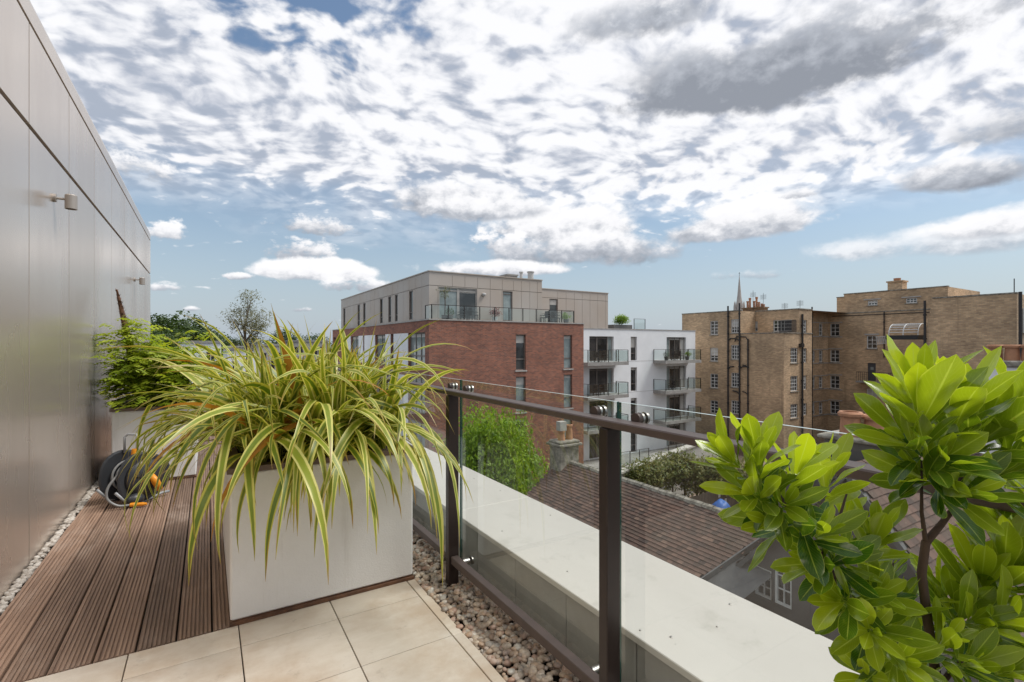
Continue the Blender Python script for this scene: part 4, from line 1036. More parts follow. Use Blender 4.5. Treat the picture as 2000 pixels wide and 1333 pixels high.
# second block, set back
YQ = 35.2; FQ = Plane('Y', YQ); xq = FQ.u(1187.5); w3 = hol(FQ, 1140, 1182, 222, 350); w3[2] = 3.05
sh_ = [[xpr - .0, xq, zseam + .18, zseam + .21]]
for cx in (1182, 1225, 1268, 1308, 1348, 1388, 1428):
    u_ = FQ.u(c1(cx)[0]); sh_.append([u_, u_ + .025, 2.9, ztp - .16])
ph.facade(FQ, xpr - .01, xq, 2.935, ztp, [w3] + sh_, .14)
wall_box(ph, xpr - .0, xq, YQ, 56, 2.935, ztp, 'Xt'); wall_box(ph, XP, xpr, YP, YQ, zb, ztp, 'X')
ph.build('top_storey_wall', M['champagne'], bb)
bkp = MB(); bkp.box(XP + .13, xpr - .13, YP + .13, 55.5, zb, ztp - .25); bkp.box(xpr + .1, xq - .13, YQ + .13, 55.5, 2.94, ztp - .25); bkp.build('inner_wall', M['seam'], bb)
cq = MB(); t0_ = ztp + .001
cq.box(XP - .06, xpr + .03, YP - .06, YP + .3, t0_, t0_ + .07); cq.box(XP - .06, XP + .3, YP + .302, 56, t0_, t0_ + .07); cq.box(xpr + .032, xq + .04, YQ - .06, YQ + .3, t0_, t0_ + .07); cq.box(xq - .3, xq + .04, YQ + .302, 56, t0_, t0_ + .07)
cq.build('roof_edge', M['champagne'], bb)
window(bb, FP_, w1[0], (w1[0] + w1[1]) / 2 + .02, w1[2], w1[3], .11, 1, [.9], 'stone_band', 'pane_pale', .09, .08)
window(bb, FP_, (w1[0] + w1[1]) / 2 + .021, w1[1], w1[2], w1[3], .11, 1, [.9], 'stone_band', 'pane', .09, .08, None, .12)
window(bb, FP_, w2[0], w2[1], w2[2], w2[3], .11, 1, [.9], 'frame_taupe', 'pane_pale', .08, .06)
window(bb, FQ, w3[0], w3[1], w3[2], w3[3], .11, 1, [.35], 'frame_taupe', 'pane', .07, .06, None, .2)
for s_ in sl_: window(bb, LP, s_[0], s_[1], s_[2], s_[3], .11, 1, [.25], 'frame_taupe', 'pane', .07, .06)
gx0, gx1 = F.u(c1(527)[0]) + .15, F.u(c1(1270)[0])
glass_rail(bb, [(gx0, YP - .02), (gx0, YB + .12), (gx1, YB + .12), (gx1, YQ)], zb + .09, 3.95)
lmp = MB(); cu, cz = FP_.u(c1(800)[0]), FP_.z(*c1(800, 200)); lmp.lathe(cu, YP - .1, [(0, cz + .12), (.14, cz + .08), (.16, cz), (.1, cz - .1), (0, cz - .12)], 12); lmp.build('outdoor_light', M['pot_white'], bb)
for (a, b_, t_, dd) in [(925, 975, 93, 34), (988, 1001, 82, 34), (1030, 1056, 80, 34)]:
    P2 = Plane('Y', dd); q = MB(); u0, u1 = P2.u(c1(a)[0]), P2.u(c1(b_)[0]); zt2 = P2.z(*c1(a, t_))
    if a == 925:
        q.box(u0, u1, dd, dd + 1.2, ztp, zt2 - .12); q.box(u0 - .06, u1 + .06, dd - .06, dd + 1.26, zt2 - .119, zt2)
    else: q.lathe((u0 + u1) / 2, dd, [((u1 - u0) / 2, ztp), ((u1 - u0) / 2, zt2 - .1), ((u1 - u0) / 2 + .05, zt2 - .09), ((u1 - u0) / 2 + .05, zt2), (0, zt2)], 16)
    q.build('roof_vent', M['pot_white'] if a > 930 else M['roof_flat'], bb)
# ================================================================ WHITE APARTMENT BUILDING
FW = Plane('Y', YQ); xw0, xw1 = xr + .05, FW.u(1358)
ztw = 2.85
wb = thing('white_apartment_building', ((xw0 + xw1) / 2, YQ, -10), 'white rendered apartment building with stacked glass balconies', 'building')
z_t1 = FW.z(*c1(1470, 415)); z_b1 = z_t1 - 2.35
d1 = hol(FW, 1345, 1470, 415, 560); d2 = hol(FW, 1742, 1842, 420, 550); s1_ = hol(FW, 1558, 1590, 415, 555)
H_ = []
for k in range(5):
    if z_b1 - 3 * k < -10: break
    H_ += [[d1[0], d1[1], z_b1 - 3.05 * k, z_t1 - 3.05 * k], [d2[0], d2[1], z_b1 - 3.05 * k, z_t1 - 3.05 * k], [s1_[0], s1_[1], z_b1 - .02 - 3.05 * k, z_t1 - 3.05 * k]]
q = MB(); q.facade(FW, xw0, xw1, -10, ztw, H_, .30); wall_box(q, xw0, xw1, YQ, YQ + 14, -10, ztw, 'XYx')
q.build('wall', M['white_render'], wb)
q = MB(); q.quad((xw0, YQ, ztw - .02), (xw1, YQ, ztw - .02), (xw1, YQ + 14, ztw - .02), (xw0, YQ + 14, ztw - .02)); q.build('roof', M['roof_flat'], wb)
q = MB(); q.box(xw0, xw1 + .05, YQ - .05, YQ + .3, ztw + .001, ztw + .08); q.build('coping', M['stone_band'], wb)
q = MB()
for k in range(1, 4): q.obox(FW, d1[1] + .02, xw1, .001, .008, z_b1 - 3.05 * (k - 1) - .10, z_b1 - 3.05 * (k - 1) - .07)
q.build('movement_joint', M['stone_band'], wb)
for k in range(0, len(H_), 3):
    a = H_[k]; m_ = a[0] + (a[1] - a[0]) * .36; m2 = a[0] + (a[1] - a[0]) * .80
    window(wb, FW, a[0], m_, a[2], a[3], .27, 1, [.93], 'frame_taupe', 'room', .06, .05)
    window(wb, FW, m_ + .01, m2, a[2], a[3], .27, 1, [.93], 'frame_taupe', 'pane' if k != 3 else 'room', .06, .05, None, .0)
    window(wb, FW, m2 + .01, a[1], a[2], a[3], .27, 1, [.93], 'stone_band', 'pane_pale', .06, .05)
    a = H_[k + 1]; m_ = a[0] + (a[1] - a[0]) * .22; m2 = a[0] + (a[1] - a[0]) * .75
    window(wb, FW, a[0], m_, a[2], a[3], .27, 1, [.93], 'stone_band', 'pane_pale', .06, .05)
    window(wb, FW, m_ + .01, m2, a[2], a[3], .27, 2, [.93], 'frame_taupe', 'pane', .06, .05, None, .1)
    window(wb, FW, m2 + .01, a[1], a[2], a[3], .27, 1, [.93], 'frame_taupe', 'blind', .06, .05)
    a = H_[k + 2]; window(wb, FW, a[0], a[1], a[2], a[3], .27, 1, [.30], 'frame_taupe', 'pane', .06, .07, None, .45 if k == 0 else .1)
FV = Plane('Y', YQ - 1.65)
balx = [(FV.u(c1(1337)[0]), FV.u(c1(1548)[0])), (FV.u(c1(1738)[0]), FV.u(c1(1921)[0]))]
for k in range(4):
    zs_ = z_b1 - 3.05 * k - .04
    for bi, (a, b_) in enumerate(balx):
        if k == 3:
            continue
        q = MB(); q.box(a, b_, YQ - 1.65, YQ - .003, zs_ - .30, zs_); sl2 = q.build('balcony', M['concrete'], wb)
        glass_rail(sl2, [(a + .06, YQ - .05), (a + .06, YQ - 1.60), (b_ - .06, YQ - 1.60), (b_ - .06, YQ - .05)], zs_ + .002, zs_ + 1.1)
# ground floor terrace rails of the white building
zg = z_b1 - 9.15
gt = MB(); gt.box(balx[0][0] - .3, balx[1][1] + .6, YQ - 3.2, YQ - .01, -10, zg - .05); t2 = gt.build('ground_terrace', M['concrete'], wb)
glass_rail(t2, [(balx[0][0] + .2, YQ - 3.0), (balx[0][1] + 1.2, YQ - 3.0)], zg - .04, zg + 1.05)
glass_rail(t2, [(balx[1][0] - 1.2, YQ - 3.0), (balx[1][1], YQ - 3.0)], zg - .04, zg + 1.05)
# ---- furniture and pots on the neighbours' terraces
def chair_at(loc, rz, label, src=None, group='dark chairs on the balconies'):
    if src: return copy_tree(src, loc, label, rz)
    o = thing('patio_chair', (0, 0, 0), label, 'chair', group)
    q = MB(); q.box(-.25, .25, -.25, .25, .42, .47); q.build('seat', M['furniture'], o)
    q = MB(); q.box(-.25, .25, .22, .27, .471, .95); q.box(-.28, -.24, -.22, .26, .62, .66); q.box(.24, .28, -.22, .26, .62, .66); q.build('backrest', M['furniture'], o)
    for a in (-.22, .22):
        for b_ in (-.22, .22): q = MB(); q.box(a - .02, a + .02, b_ - .02, b_ + .02, 0, .419); q.build('leg', M['furniture'], o)
    o.location = loc; o.rotation_euler = (0, 0, rz); return o
def table_at(loc, label, src=None, r_=.42):
    if src: return copy_tree(src, loc, label)
    o = thing('patio_table', (0, 0, 0), label, 'table', 'round tables on the balconies')
    q = MB(); q.lathe(0, 0, [(0, .70), (r_, .70), (r_, .73), (0, .73)], 18); q.build('table_top', M['furniture'], o)
    q = MB(); q.lathe(0, 0, [(.24, 0), (.22, .03), (.03, .05), (.03, .699)], 12); q.build('table_leg', M['furniture'], o)
    o.location = loc; return o
b0, b1 = balx; zt0 = z_b1 - .04
ch = chair_at((b0[0] + 1.35, YQ - 1.0, zt0), R(-80), 'left chair of the pair on the top left white balcony')
chair_at((b0[0] + 2.75, YQ - .9, zt0), R(80), 'right chair of the pair on the top left white balcony', ch)
tb = table_at((b0[0] + 2.05, YQ - .9, zt0), 'small table between the chairs on the top left white balcony')
chair_at((b0[0] + 1.3, YQ - .9, zt0 - 3.05), R(-90), 'left chair on the second left balcony from the top', ch)
chair_at((b0[0] + 2.6, YQ - .9, zt0 - 3.05), R(100), 'right chair on the second left balcony from the top', ch)
table_at((b0[0] + 1.95, YQ - .9, zt0 - 3.05), 'small table on the second left balcony from the top', tb)
chair_at((b1[0] + 1.7, YQ - .9, zt0), R(-90), 'left chair on the top right white balcony', ch)
chair_at((b1[0] + 3.1, YQ - .9, zt0), R(90), 'right chair on the top right white balcony', ch)
table_at((b1[0] + 2.4, YQ - .9, zt0), 'small table between chairs on the top right white balcony', tb)
chair_at((b1[0] + 1.9, YQ - .8, zt0 - 3.05), R(-90), 'lone chair on the second right balcony from the top', ch)
ptx = lambda cx: Plane('Y', 30.2).u(c1(cx)[0])
chair_at((ptx(690), 30.15, zb), R(-90), 'dark chair before the wide sliding window on the roof terrace', ch, None)
chair_at((ptx(748), 30.15, zb), R(90), 'dark chair at the right end of the wide sliding window on the roof terrace', ch, None)
table_at((ptx(719), 30.15, zb), 'low round table before the wide sliding window on the roof terrace', tb)
chair_at((ptx(1118), 30.3, zb), R(-90), 'leftmost dark chair at the right end of the roof terrace', ch)
chair_at((ptx(1175), 30.3, zb), R(90), 'second dark chair at the right end of the roof terrace', ch)
table_at((ptx(1147), 30.3, zb), 'round table at the right end of the roof terrace', tb)
def potted(x_, y_, z_, kind, label, pot='pot_grey', cat='potted plant'):
    o = thing('potted_plant', (x_, y_, z_), label, cat)
    q = MB(); q.lathe(x_, y_, [(.17, z_), (.22, z_ + .36), (.24, z_ + .38), (.2, z_ + .38), (0, z_ + .34)], 14); q.build('pot', M[pot], o)
    q = MB()
    if kind == 'standard':
        crown(q, clumps_in((x_, y_, z_ + 2.0), (.4, .4, .35), 7, (.2, .3)), 330, .10, shell=.9); q.build('foliage', M['leaf_olive'], o)
        q = MB(); q.tube([(x_, y_, z_ + .3), (x_ + .03, y_, z_ + 1.1), (x_, y_, z_ + 2.0)], [.035, .03, .02], 6); q.build('stem', M['bark'], o)
    elif kind == 'ball': crown(q, [(Vector((x_, y_, z_ + .58)), (.3, .3, .3))], 700, .07, shell=.4); q.build('foliage', M['leaf_dark'], o)
    elif kind == 'red': crown(q, clumps_in((x_, y_, z_ + .75), (.35, .3, .25), 8, (.2, .3)), 600, .13, shell=.8); q.build('foliage', M['leaf_red'], o)
    else: crown(q, clumps_in((x_, y_, z_ + .7), (.25, .25, .25), 6, (.2, .3)), 500, .11, shell=.8); q.build('foliage', M['leaf_tree'], o)
    return o
potted(ptx(600), 30.15, zb, 'standard', 'little standard tree in a pot by the pale sliding window on the roof terrace')
potted(ptx(620), 29.95, zb, 'ball', 'round clipped dark bush in a pot beside the little standard tree')
potted(ptx(855), 30.1, zb, 'red', 'red leaved plant in a pale pot on the roof terrace', 'pot_white')
potted(ptx(1225), 30.2, zb, 'bush', 'green potted plant near the right end of the roof terrace glass')
potted(b1[0] + 3.9, YQ - 1.1, zt0, 'bush', 'green potted plant at the right end of the top right balcony')
potted(b1[0] + .7, YQ - 1.1, zt0, 'ball', 'small dark potted plant at the left end of the top right balcony')
# roof garden bush beside the metal block
P3 = Plane('Y', 38); ux = P3.u(1212)
o = thing('roof_shrub', (ux, 38, ztw), 'bushy green shrub on the white building roof beside a glass screen', 'shrub')
q = MB(); crown(q, clumps_in((ux, 38, 4.0), (.55, .6, .40), 10, (.4, .6)), 2600, .15, shell=.7); q.build('foliage', M['leaf_tree'], o)
q = MB(); q.box(ux - 1.3, ux + 1.3, 37.6, 38.5, ztw, 3.45); q.build('trough', M['pot_grey'], o)
o = thing('glass_screen', (ux + 2.2, 37.6, ztw), 'small glass screen on the white building roof right of the shrub', 'screen')
glass_rail(o, [(P3.u(1233), 37.6), (P3.u(1254.5), 37.6)], ztw, 4.1, name='frame')
# ================================================================ BROWN BRICK MANSION BLOCK
mb_ = thing('mansion_block', (48.7, 27.3, -10), 'long brown brick mansion block with white gridded windows and black drainpipes', 'building')
XA, XM, XC = 48.7, 51.5, 61.5; YA0, YA1, YBf, YB2 = 32.0, 39.6, 27.3, 29.3; ZR = 5.0
PA, PC, PBay, PB2, PM, PU = Plane('X', XA), Plane('X', XC), Plane('Y', YBf), Plane('Y', YB2), Plane('X', XM), Plane('Y', YA0)
wins = []   # (plane, hole, cols, rows)
def addw(P, cx0, cx1, rows_, cols, nr):
    hs_ = []
    for (t_, b_) in rows_:
        h = hol(P, cx0, cx1, t_, b_, c2); wins.append((P, h, cols, nr)); hs_.append(h)
    return hs_
hA = addw(PA, 248, 292, [(278, 355), (428, 503), (573, 652), (722, 795)], 2, 4) + addw(PA, 365, 411, [(268, 345), (412, 492), (567, 648), (722, 797)], 3, 4) + addw(PA, 430, 456, [(415, 485), (572, 645), (726, 798)], 2, 4)
hBay = addw(PBay, 697, 738, [(428, 512), (585, 670), (742, 820)], 3, 4) + addw(PBay, 767, 788, [(430, 510), (582, 662), (737, 805)], 2, 4)
hTop = addw(PBay, 767, 788, [(272, 355)], 2, 4)
hB = addw(PB2, 856, 878, [(293, 360), (442, 508), (588, 652), (731, 798)], 2, 3) + addw(PB2, 818, 834, [(445, 508), (590, 655), (735, 800)], 2, 3)
hC = addw(PC, 918, 970, [(292, 363), (438, 508), (583, 655), (725, 797)], 2, 3) + addw(PC, 1122, 1180, [(360, 432), (658, 738)], 2, 3)
hDoor = [hol(PC, 1127, 1173, 513, 612, c2)]
hT = addw(PC, 1127, 1182, [(163, 190)], 3, 2) + addw(PC, 1340, 1403, [(150, 178)], 3, 2)
hM = addw(PM, 600, 705, [(272, 336)], 5, 3) + addw(PM, 497, 514, [(280, 336)], 1, 3)
yT0, yT1 = PC.u(c2(1575)[0]), PC.u(c2(955)[0]); yT1a = PC.u(c2(995)[0]); zT = 7.05
q = MB()
q.facade(PA, YA0, YA1, -10, ZR, hA, .18)
q.facade(PA, YBf, YA0, -10, 2.5, [], .18)
q.facade(PBay, XA, 54.0, -10, 2.5, hBay, .18)
q.facade(PBay, XM, 54.0, 2.5, ZR, hTop, .18)
q.facade(PM, YBf, YA0, 2.5, ZR, hM, .18)
q.facade(PU, XA, XM, 2.5, ZR, [], .18)
q.facade(PB2, 54.0, XC, -10, ZR, hB, .18); wall_box(q, 50, 54.0, YBf, YB2, -10, ZR, 'X')
q.facade(PC, 10.8, YB2, -10, ZR, hC + hDoor, .18)
q.facade(PC, yT0, yT1a, ZR, zT, hT, .18)
q.facade(PC, yT1a, yT1, ZR, zT - .32, [], .18)
wall_box(q, XC, XC + 9, yT0, yT1a, ZR, zT, 'Xyt'); wall_box(q, XC, XC + 9, yT1a, yT1, ZR, zT - .32, 'YXt')
wall_box(q, XA, XC, YA1, YA1 + .01, -10, ZR, 'Y')
q.quad((XA, YBf, 2.48), (XM, YBf, 2.48), (XM, YA0, 2.48), (XA, YA0, 2.48))
q.quad((XA, YA0, ZR - .02), (XC + 9, YA0, ZR - .02), (XC + 9, YA1, ZR - .02), (XA, YA1, ZR - .02)); q.quad((XM, YBf, ZR - .02), (XC + 9, YBf, ZR - .02), (XC + 9, YA0, ZR - .02), (XM, YA0, ZR - .02)); q.quad((XC, 10.8, ZR - .02), (XC + 9, 10.8, ZR - .02), (XC + 9, YBf, ZR - .02), (XC, YBf, ZR - .02))
# right wing D
yD0, yD1 = PA.u(1986), PA.u(1807); yDt = PA.u(1822)
XD = XA
q.prism(PA, [(yD0, -10), (yD1, -10), (yD1, 2.3), (yDt, ZR), (yD0, ZR)], 0, -(XC - XD) + .02)
q.build('wall', M['yellow_brick'], mb_)
q = MB()   # rougher brick on the right half of the wing and dark wing beyond
ym = PA.u(c2(1672)[0]); q.obox(PA, yD0 + .0, ym, .002, .03, -10, ZR - .02); 
q.build('rough_wall', M['dark_brick'] if False else M['yellow_brick'], mb_)
q = MB()
for P, a, b_, zt2 in ((PA, YA0, YA1, ZR), (PBay, XA, 54, 2.5), (PA, YBf, YA0, 2.5), (PBay, XM, 54, ZR), (PM, YBf, YA0, ZR), (PB2, 54.002, XC - .1, ZR), (PC, yT1, YB2, ZR), (PC, 18, yT1 - .01, ZR - .12), (PC, yT0, yT1a, zT), (PC, yT1a + .01, yT1, zT - .32), (PA, yD0, yDt, ZR)):
    q = MB(); q.obox(P, a - .03, b_ + .03, -.3, .06 if zt2 != ZR - .12 else .05, zt2 + .002, zt2 + (.10 if zt2 != ZR - .12 else .10)); q.build('coping', M['stone_old'], mb_)
q = MB()
def band(*a_):
    q = MB(); q.obox(*a_); q.build('stone_band', M['stone_band'], mb_)
for h in hB[:4]: band(PB2, 54.01, XC, .002, .05, h[3] + .06, h[3] + .16); band(PB2, 54.01, XC, .002, .06, h[2] - .16, h[2] - .05)
for h in hC[:4]: band(PC, h[0] - .3, YB2 - .07, .002, .05, h[3] + .06, h[3] + .16); band(PC, h[0] - .3, YB2 - .07, .002, .06, h[2] - .16, h[2] - .05)
for h in hT: band(PC, h[0] - .35, h[1] + .35, .002, .06, h[3] + .05, h[3] + .17)
band(PC, hC[4][0] - .2, hC[4][1] + .2, .002, .05, hC[4][3] + .05, hC[4][3] + .22)
for P, h, c_, r_ in wins: window(mb_, P, h[0], h[1], h[2], h[3], .15, c_, r_, 'frame_white', 'pane', .075, .055, 'stone_old' if h[1] - h[0] > .8 else None, .6 if rng.random() < .2 else 0)
h = hDoor[0]; f = MB(); f.obox(PC, h[0], h[1], -.15, -.10, h[2], h[3]); dr = f.build('door', M['slate'], mb_); f = MB(); f.obox(PC, h[0] + .25, h[1] - .25, -.099, -.09, h[3] - .75, h[3] - .45); f.build('pane', M['pane_pale'], dr)
h_ = hDoor[0]; f = MB(); f.obox(PC, h_[0] - 2.0, h_[1] + .7, .002, 1.1, h_[2] - .18, h_[2] - .03); bl2 = f.build('balcony', M['concrete'], mb_)
f = MB(); ya, yb = h_[0] - 1.95, h_[1] + .65
for i in range(18): u_ = ya + (yb - ya) * i / 17; f.obox(PC, u_ - .012, u_ + .012, 1.03, 1.055, h_[2] - .03, h_[2] + .95)
f.obox(PC, ya - .02, yb + .02, 1.02, 1.065, h_[2] + .951, h_[2] + .99); f.build('railing', M['pipe_black'], bl2)
# rail of the upper roof terrace
f = MB(); ya, yb = PA.u(c2(742)[0]), PA.u(c2(640)[0]); P5 = Plane('X', 49.2); ya, yb = P5.u(c2(728)[0]), P5.u(c2(636)[0])
for i in range(16): u_ = ya + (yb - ya) * i / 15; f.obox(P5, u_ - .03, u_ + .03, -.02, .02, 2.61, 3.75)
f.obox(P5, ya, yb, -.025, .025, 3.751, 3.8); f.build('railing', M['furniture'], mb_)
# drainpipes
def pipe(P, cx, cy0, zbot=-10, r_=.075, off=.12, elbow=None):
    u_ = P.u(c2(cx)[0]); zt2 = P.z(*c2(cx, cy0)); q = MB(); q.tube([P.pt(u_, off, zbot), P.pt(u_, off, zt2)], r_, 8)
    zz2 = zt2 - 1.2
    while zz2 > zbot: q.tube([P.pt(u_, off, zz2), P.pt(u_, off, zz2 + .12)], r_ * 1.45, 8); zz2 -= 1.9
    if elbow:
        for (cy, du) in elbow:
            z2 = P.z(*c2(cx, cy)); q.tube([P.pt(u_, off, z2), P.pt(u_ + du * .5, off, z2 + .25), P.pt(u_ + du, off, z2 + .28), P.pt(u_ + du, .0, z2 + .28)], r_ * .7, 7)
    q.build('drainpipe', M['pipe_black'], mb_)
pipe(PA, 352, 195, elbow=[(545, -.6), (390, -.5)], r_=.09); pipe(PA, 416, 178, elbow=[(685, .8), (545, -.7), (390, .7)], r_=.09); pipe(PA, 463, 378, elbow=[(540, .6), (690, .6)], r_=.08)
pipe(PBay, 757, 240, r_=.10); pipe(PB2, 811, 200, r_=.08); pipe(PC, 1222, 225, r_=.06, zbot=0); pipe(PA, 1450, 165, zbot=-4, r_=.09)
q = MB(); u_ = PBay.u(c2(748)[0]); z_ = PBay.z(*c2(748, 405)); q.obox(PBay, u_ - .2, u_ + .25, .02, .35, z_ - .35, z_); q.build('rainwater_head', M['pipe_black'], mb_)
q = MB(); z_ = PA.z(*c2(420, 368)); a, b_ = PA.u(c2(463)[0]), PA.u(c2(390)[0]); q.tube([PA.pt(a, .12, z_ - .35), PA.pt(a + .25, .12, z_), PA.pt(b_ - .2, .12, z_ + .1), PA.pt(b_, .12, z_ - .5)], .06, 7); q.build('drainpipe', M['pipe_black'], mb_)
q = MB(); q.obox(PC, yT1, YB2 - .5, .06, .10, ZR - .40, ZR - .34); q.obox(PC, 18.5, yT1, .0, .06, ZR - .4, ZR - .33); q.build('cable', M['pipe_black'], mb_)
# tower chimney, stacks
q = MB(); yc = PC.u(c2(1267)[0]); q.box(XC + .5, XC + 1.7, yc - .65, yc + .65, zT - .01, zT + .95); q.box(XC + .4, XC + 1.8, yc - .75, yc + .75, zT + .951, zT + 1.1); s_ = q.build('chimney', M['yellow_brick'], mb_)
q = MB(); q.lathe(XC + 1.1, yc, [(.3, zT + 1.1), (.33, zT + 1.4), (0, zT + 1.4)], 12); q.build('chimney_pot', M['terracotta'], s_)
P6 = Plane('X', 53.5); q = MB(); a, b_ = sorted((P6.u(c2(430)[0]), P6.u(c2(540)[0]))); q.box(53.5, 54.6, a, b_, ZR - .1, 5.55); q.box(53.4, 54.7, a - .1, b_ + .1, 5.551, 5.68); s_ = q.build('chimney', M['dark_brick'], mb_)
for i, (cx, hh) in enumerate([(442, .8), (455, 1.15), (478, .75), (492, 1.2), (505, .6), (520, .4), (532, .3)]):
    u_ = P6.u(c2(cx)[0]); q = MB(); q.lathe(54.05, u_, [(.13, 5.68), (.11, 5.68 + hh * .8), (.15, 5.68 + hh * .85), (.15, 5.68 + hh), (0, 5.68 + hh)], 10); q.build('chimney_pot', M['terracotta'], s_)
def aerial(P, cx, hh, zb_, label):
    u_ = P.u(c2(cx)[0]); p0 = P.pt(u_, 0, zb_); o = thing('aerial', p0, label, 'aerial')
    q = MB(); q.tube([p0, (p0[0], p0[1], zb_ + hh)], .02, 5)
    for k in range(6): q.tube([(p0[0], p0[1] - .35 + .0, zb_ + hh * .9 - k * .09), (p0[0], p0[1] + .35, zb_ + hh * .9 - k * .09)], .012, 4)
    q.build('mast', M['pipe_black'], o)
aerial(P6, 488, 2.6, ZR, 'tallest television aerial among the red chimney pots on the brown roof')
aerial(P6, 545, 2.2, ZR, 'television aerial just right of the red chimney pots')
aerial(P6, 750, 1.1, ZR, 'short television aerial on the brown roof left of the tall block')
aerial(P6, 665, .9, ZR, 'thin small aerial midway along the left part of the brown roof')
# dark right side of the wing: window, beyond
P7 = Plane('Y', yD0 - .01); 
window(mb_, Plane('Y', yD0 - .25), 49.6, 50.9, 2.2, 4.0, .15, 2, 3, 'frame_white', 'pane', .08, .06)
window(mb_, Plane('Y', yD0 - .25), 49.6, 50.9, -1.2, .8, .15, 2, 3, 'frame_white', 'pane', .08, .06)
q = MB(); q.tube([(48.6, yD0 - .2, -4), (48.6, yD0 - .2, 5.1)], .10, 8); q.build('drainpipe', M['pipe_black'], mb_)
for dx, hh in ((0, 1.1), (1.4, 1.3)):
    o = thing('roof_pole', (49 + dx * 2, yD0 + .2, ZR), ('left' if dx == 0 else 'right') + ' thin dark pole on the roof corner at the far right', 'pole'); q = MB(); q.tube([(49 + dx * 2, yD0 + .2 - dx * .3, ZR - .1), (49 + dx * 2, yD0 + .2 - dx * .3, ZR + hh)], .03, 6); q.build('shaft', M['pipe_black'], o)
# fire-escape cage and gangway
ce = thing('fire_escape', (50, 17.5, 2), 'white railed gangway with a hooped cage fixed to the brown brick wing', 'fire escape')
P8 = Plane('X', 50.2); ya, yb = P8.u(c2(1437)[0]), P8.u(c2(1275)[0]); z0_ = P8.z(*c2(1350, 352)); z1_ = P8.z(*c2(1350, 295)); q = MB()
for k in range(6):
    t_ = k / 5; zq_ = z1_ - (z1_ - z0_) * (1 - math.cos(t_ * 1.5)) * .9; off = 1.0 * math.sin(t_ * 1.5)
    q.tube([P8.pt(ya - .02, off, zq_), P8.pt(yb, off, zq_)], .035, 6)
for u_ in (ya, (ya + yb) / 2, yb):
    q.tube([P8.pt(u_, 1.0 * math.sin(k / 8 * 1.5), z1_ - (z1_ - z0_) * (1 - math.cos(k / 8 * 1.5)) * .9) for k in range(9)] + [P8.pt(u_, 1.02, z0_ - .1)], .04, 6)
q.build('cage', M['frame_white'], ce)
q = MB(); yc2 = P8.u(c2(1180)[0]); q.obox(P8, ya, yb + .2, -1, 1.1, z0_ - .45, z0_ - .1); q.build('platform', M['furniture'], ce)
q = MB(); 
for zz2 in (z0_ - .15, z0_ - .75): q.tube([P8.pt(yb + .2, .9, zz2), P8.pt(yc2, .2, zz2 - .1)], .04, 6)
for k in range(12): 
    a = yb + .2 + (yc2 - yb - .2) * k / 12; b_ = yb + .2 + (yc2 - yb - .2) * (k + 1) / 12; q.tube([P8.pt(a, .9 - .7 * k / 12, z0_ - .15 - (.6 if k % 2 else 0)), P8.pt(b_, .9 - .7 * (k + 1) / 12, z0_ - .15 - (0 if k % 2 else .6))], .03, 5)
q.build('lattice_beam', M['stone_band'], ce)
# church spire far behind
sp = at_d(1444, 600, 260); o = thing('church_spire', (sp.x, sp.y, -10), 'pale pointed church spire far behind the brown roof', 'church spire')
zt_ = zat(540, 260); q = MB(); q.lathe(sp.x, sp.y, [(3.0, -10), (3.0, zat(608, 260)), (1.9, zat(605, 260)), (1.0, zat(578, 260)), (.12, zt_), (0, zt_)], 8); q.build('spire', M['spire'], o)
q = MB(); q.tube([(sp.x, sp.y, zt_), (sp.x, sp.y, zt_ + 2.2)], .10, 5); q.tube([(sp.x - .6, sp.y, zt_ + 1.5), (sp.x + .6, sp.y, zt_ + 1.5)], .10, 5); q.build('cross', M['pipe_black'], o)
q = MB()
for k in range(8):
    a = k * math.pi / 4 + .39; q.lathe(sp.x + 2.4 * math.cos(a), sp.y + 2.4 * math.sin(a), [(.5, zat(608, 260)), (.45, zat(598, 260)), (0, zat(588, 260))], 6)
q.build('pinnacle', M['spire'], o)
# ================================================================ THE TILED HOUSE BELOW
hs = thing('tiled_house', (11.9, 8, -10), 'house below with long brown tiled roof and dark clad gable with white windows', 'house')
RX, RZ = 11.9, -3.1; SL = .70
def tile_slope(mb, O, U, V, poly, gauge=.115, tw=.17, th=.018):
    """O origin on the ridge, U unit vector along the ridge, V unit vector down the slope; poly(u, v) inside test"""
    O, U, V = Vector(O), Vector(U).normalized(), Vector(V).normalized(); N = U.cross(V)
    if N.z < 0: N = -N
    umin, umax, vmax = poly['box']; row = 0; v_ = 0.
    while v_ < vmax:
        u_ = umin + (row % 2) * tw / 2
        while u_ < umax:
            if poly['f'](u_ + tw / 2, v_ + gauge / 2):
                j = rng.uniform(-.004, .004); k_ = rng.uniform(0, .006)
                a = O + U * (u_ + .003) + V * v_ + N * .002; b_ = O + U * (u_ + tw - .003) + V * v_ + N * .002
                c_ = O + U * (u_ + tw - .003) + V * (v_ + gauge + .01 + j) + N * (th + k_); d_ = O + U * (u_ + .003) + V * (v_ + gauge + .01 + j) + N * (th + k_)
                lo = N * -(th + .01)
                mb.add([a, b_, c_, d_, c_ + lo, d_ + lo], ((0, 1, 2, 3), (3, 2, 4, 5)), 0, None, min(1, max(0, rng.gauss(.5, .25))))
            u_ += tw
        v_ += gauge; row += 1
Vs = Vector((-1, 0, -SL)).normalized()
yfar = 15.45
def inroof(u_, v_):
    x_ = RX + Vs.x * v_; y_ = u_
    if y_ > yfar: return False
    yv = 6.9 + (11.8 - x_) * .515                # skewed near verge
    return y_ > min(yv, 6.9 + 1.35) if x_ > 9 else y_ > 8.3
q = MB(); tile_slope(q, (RX, 0, RZ), (0, 1, 0), Vs, {'box': (6.5, yfar, 5.6), 'f': inroof}); ro = q.build('roof', M['tile'], hs)
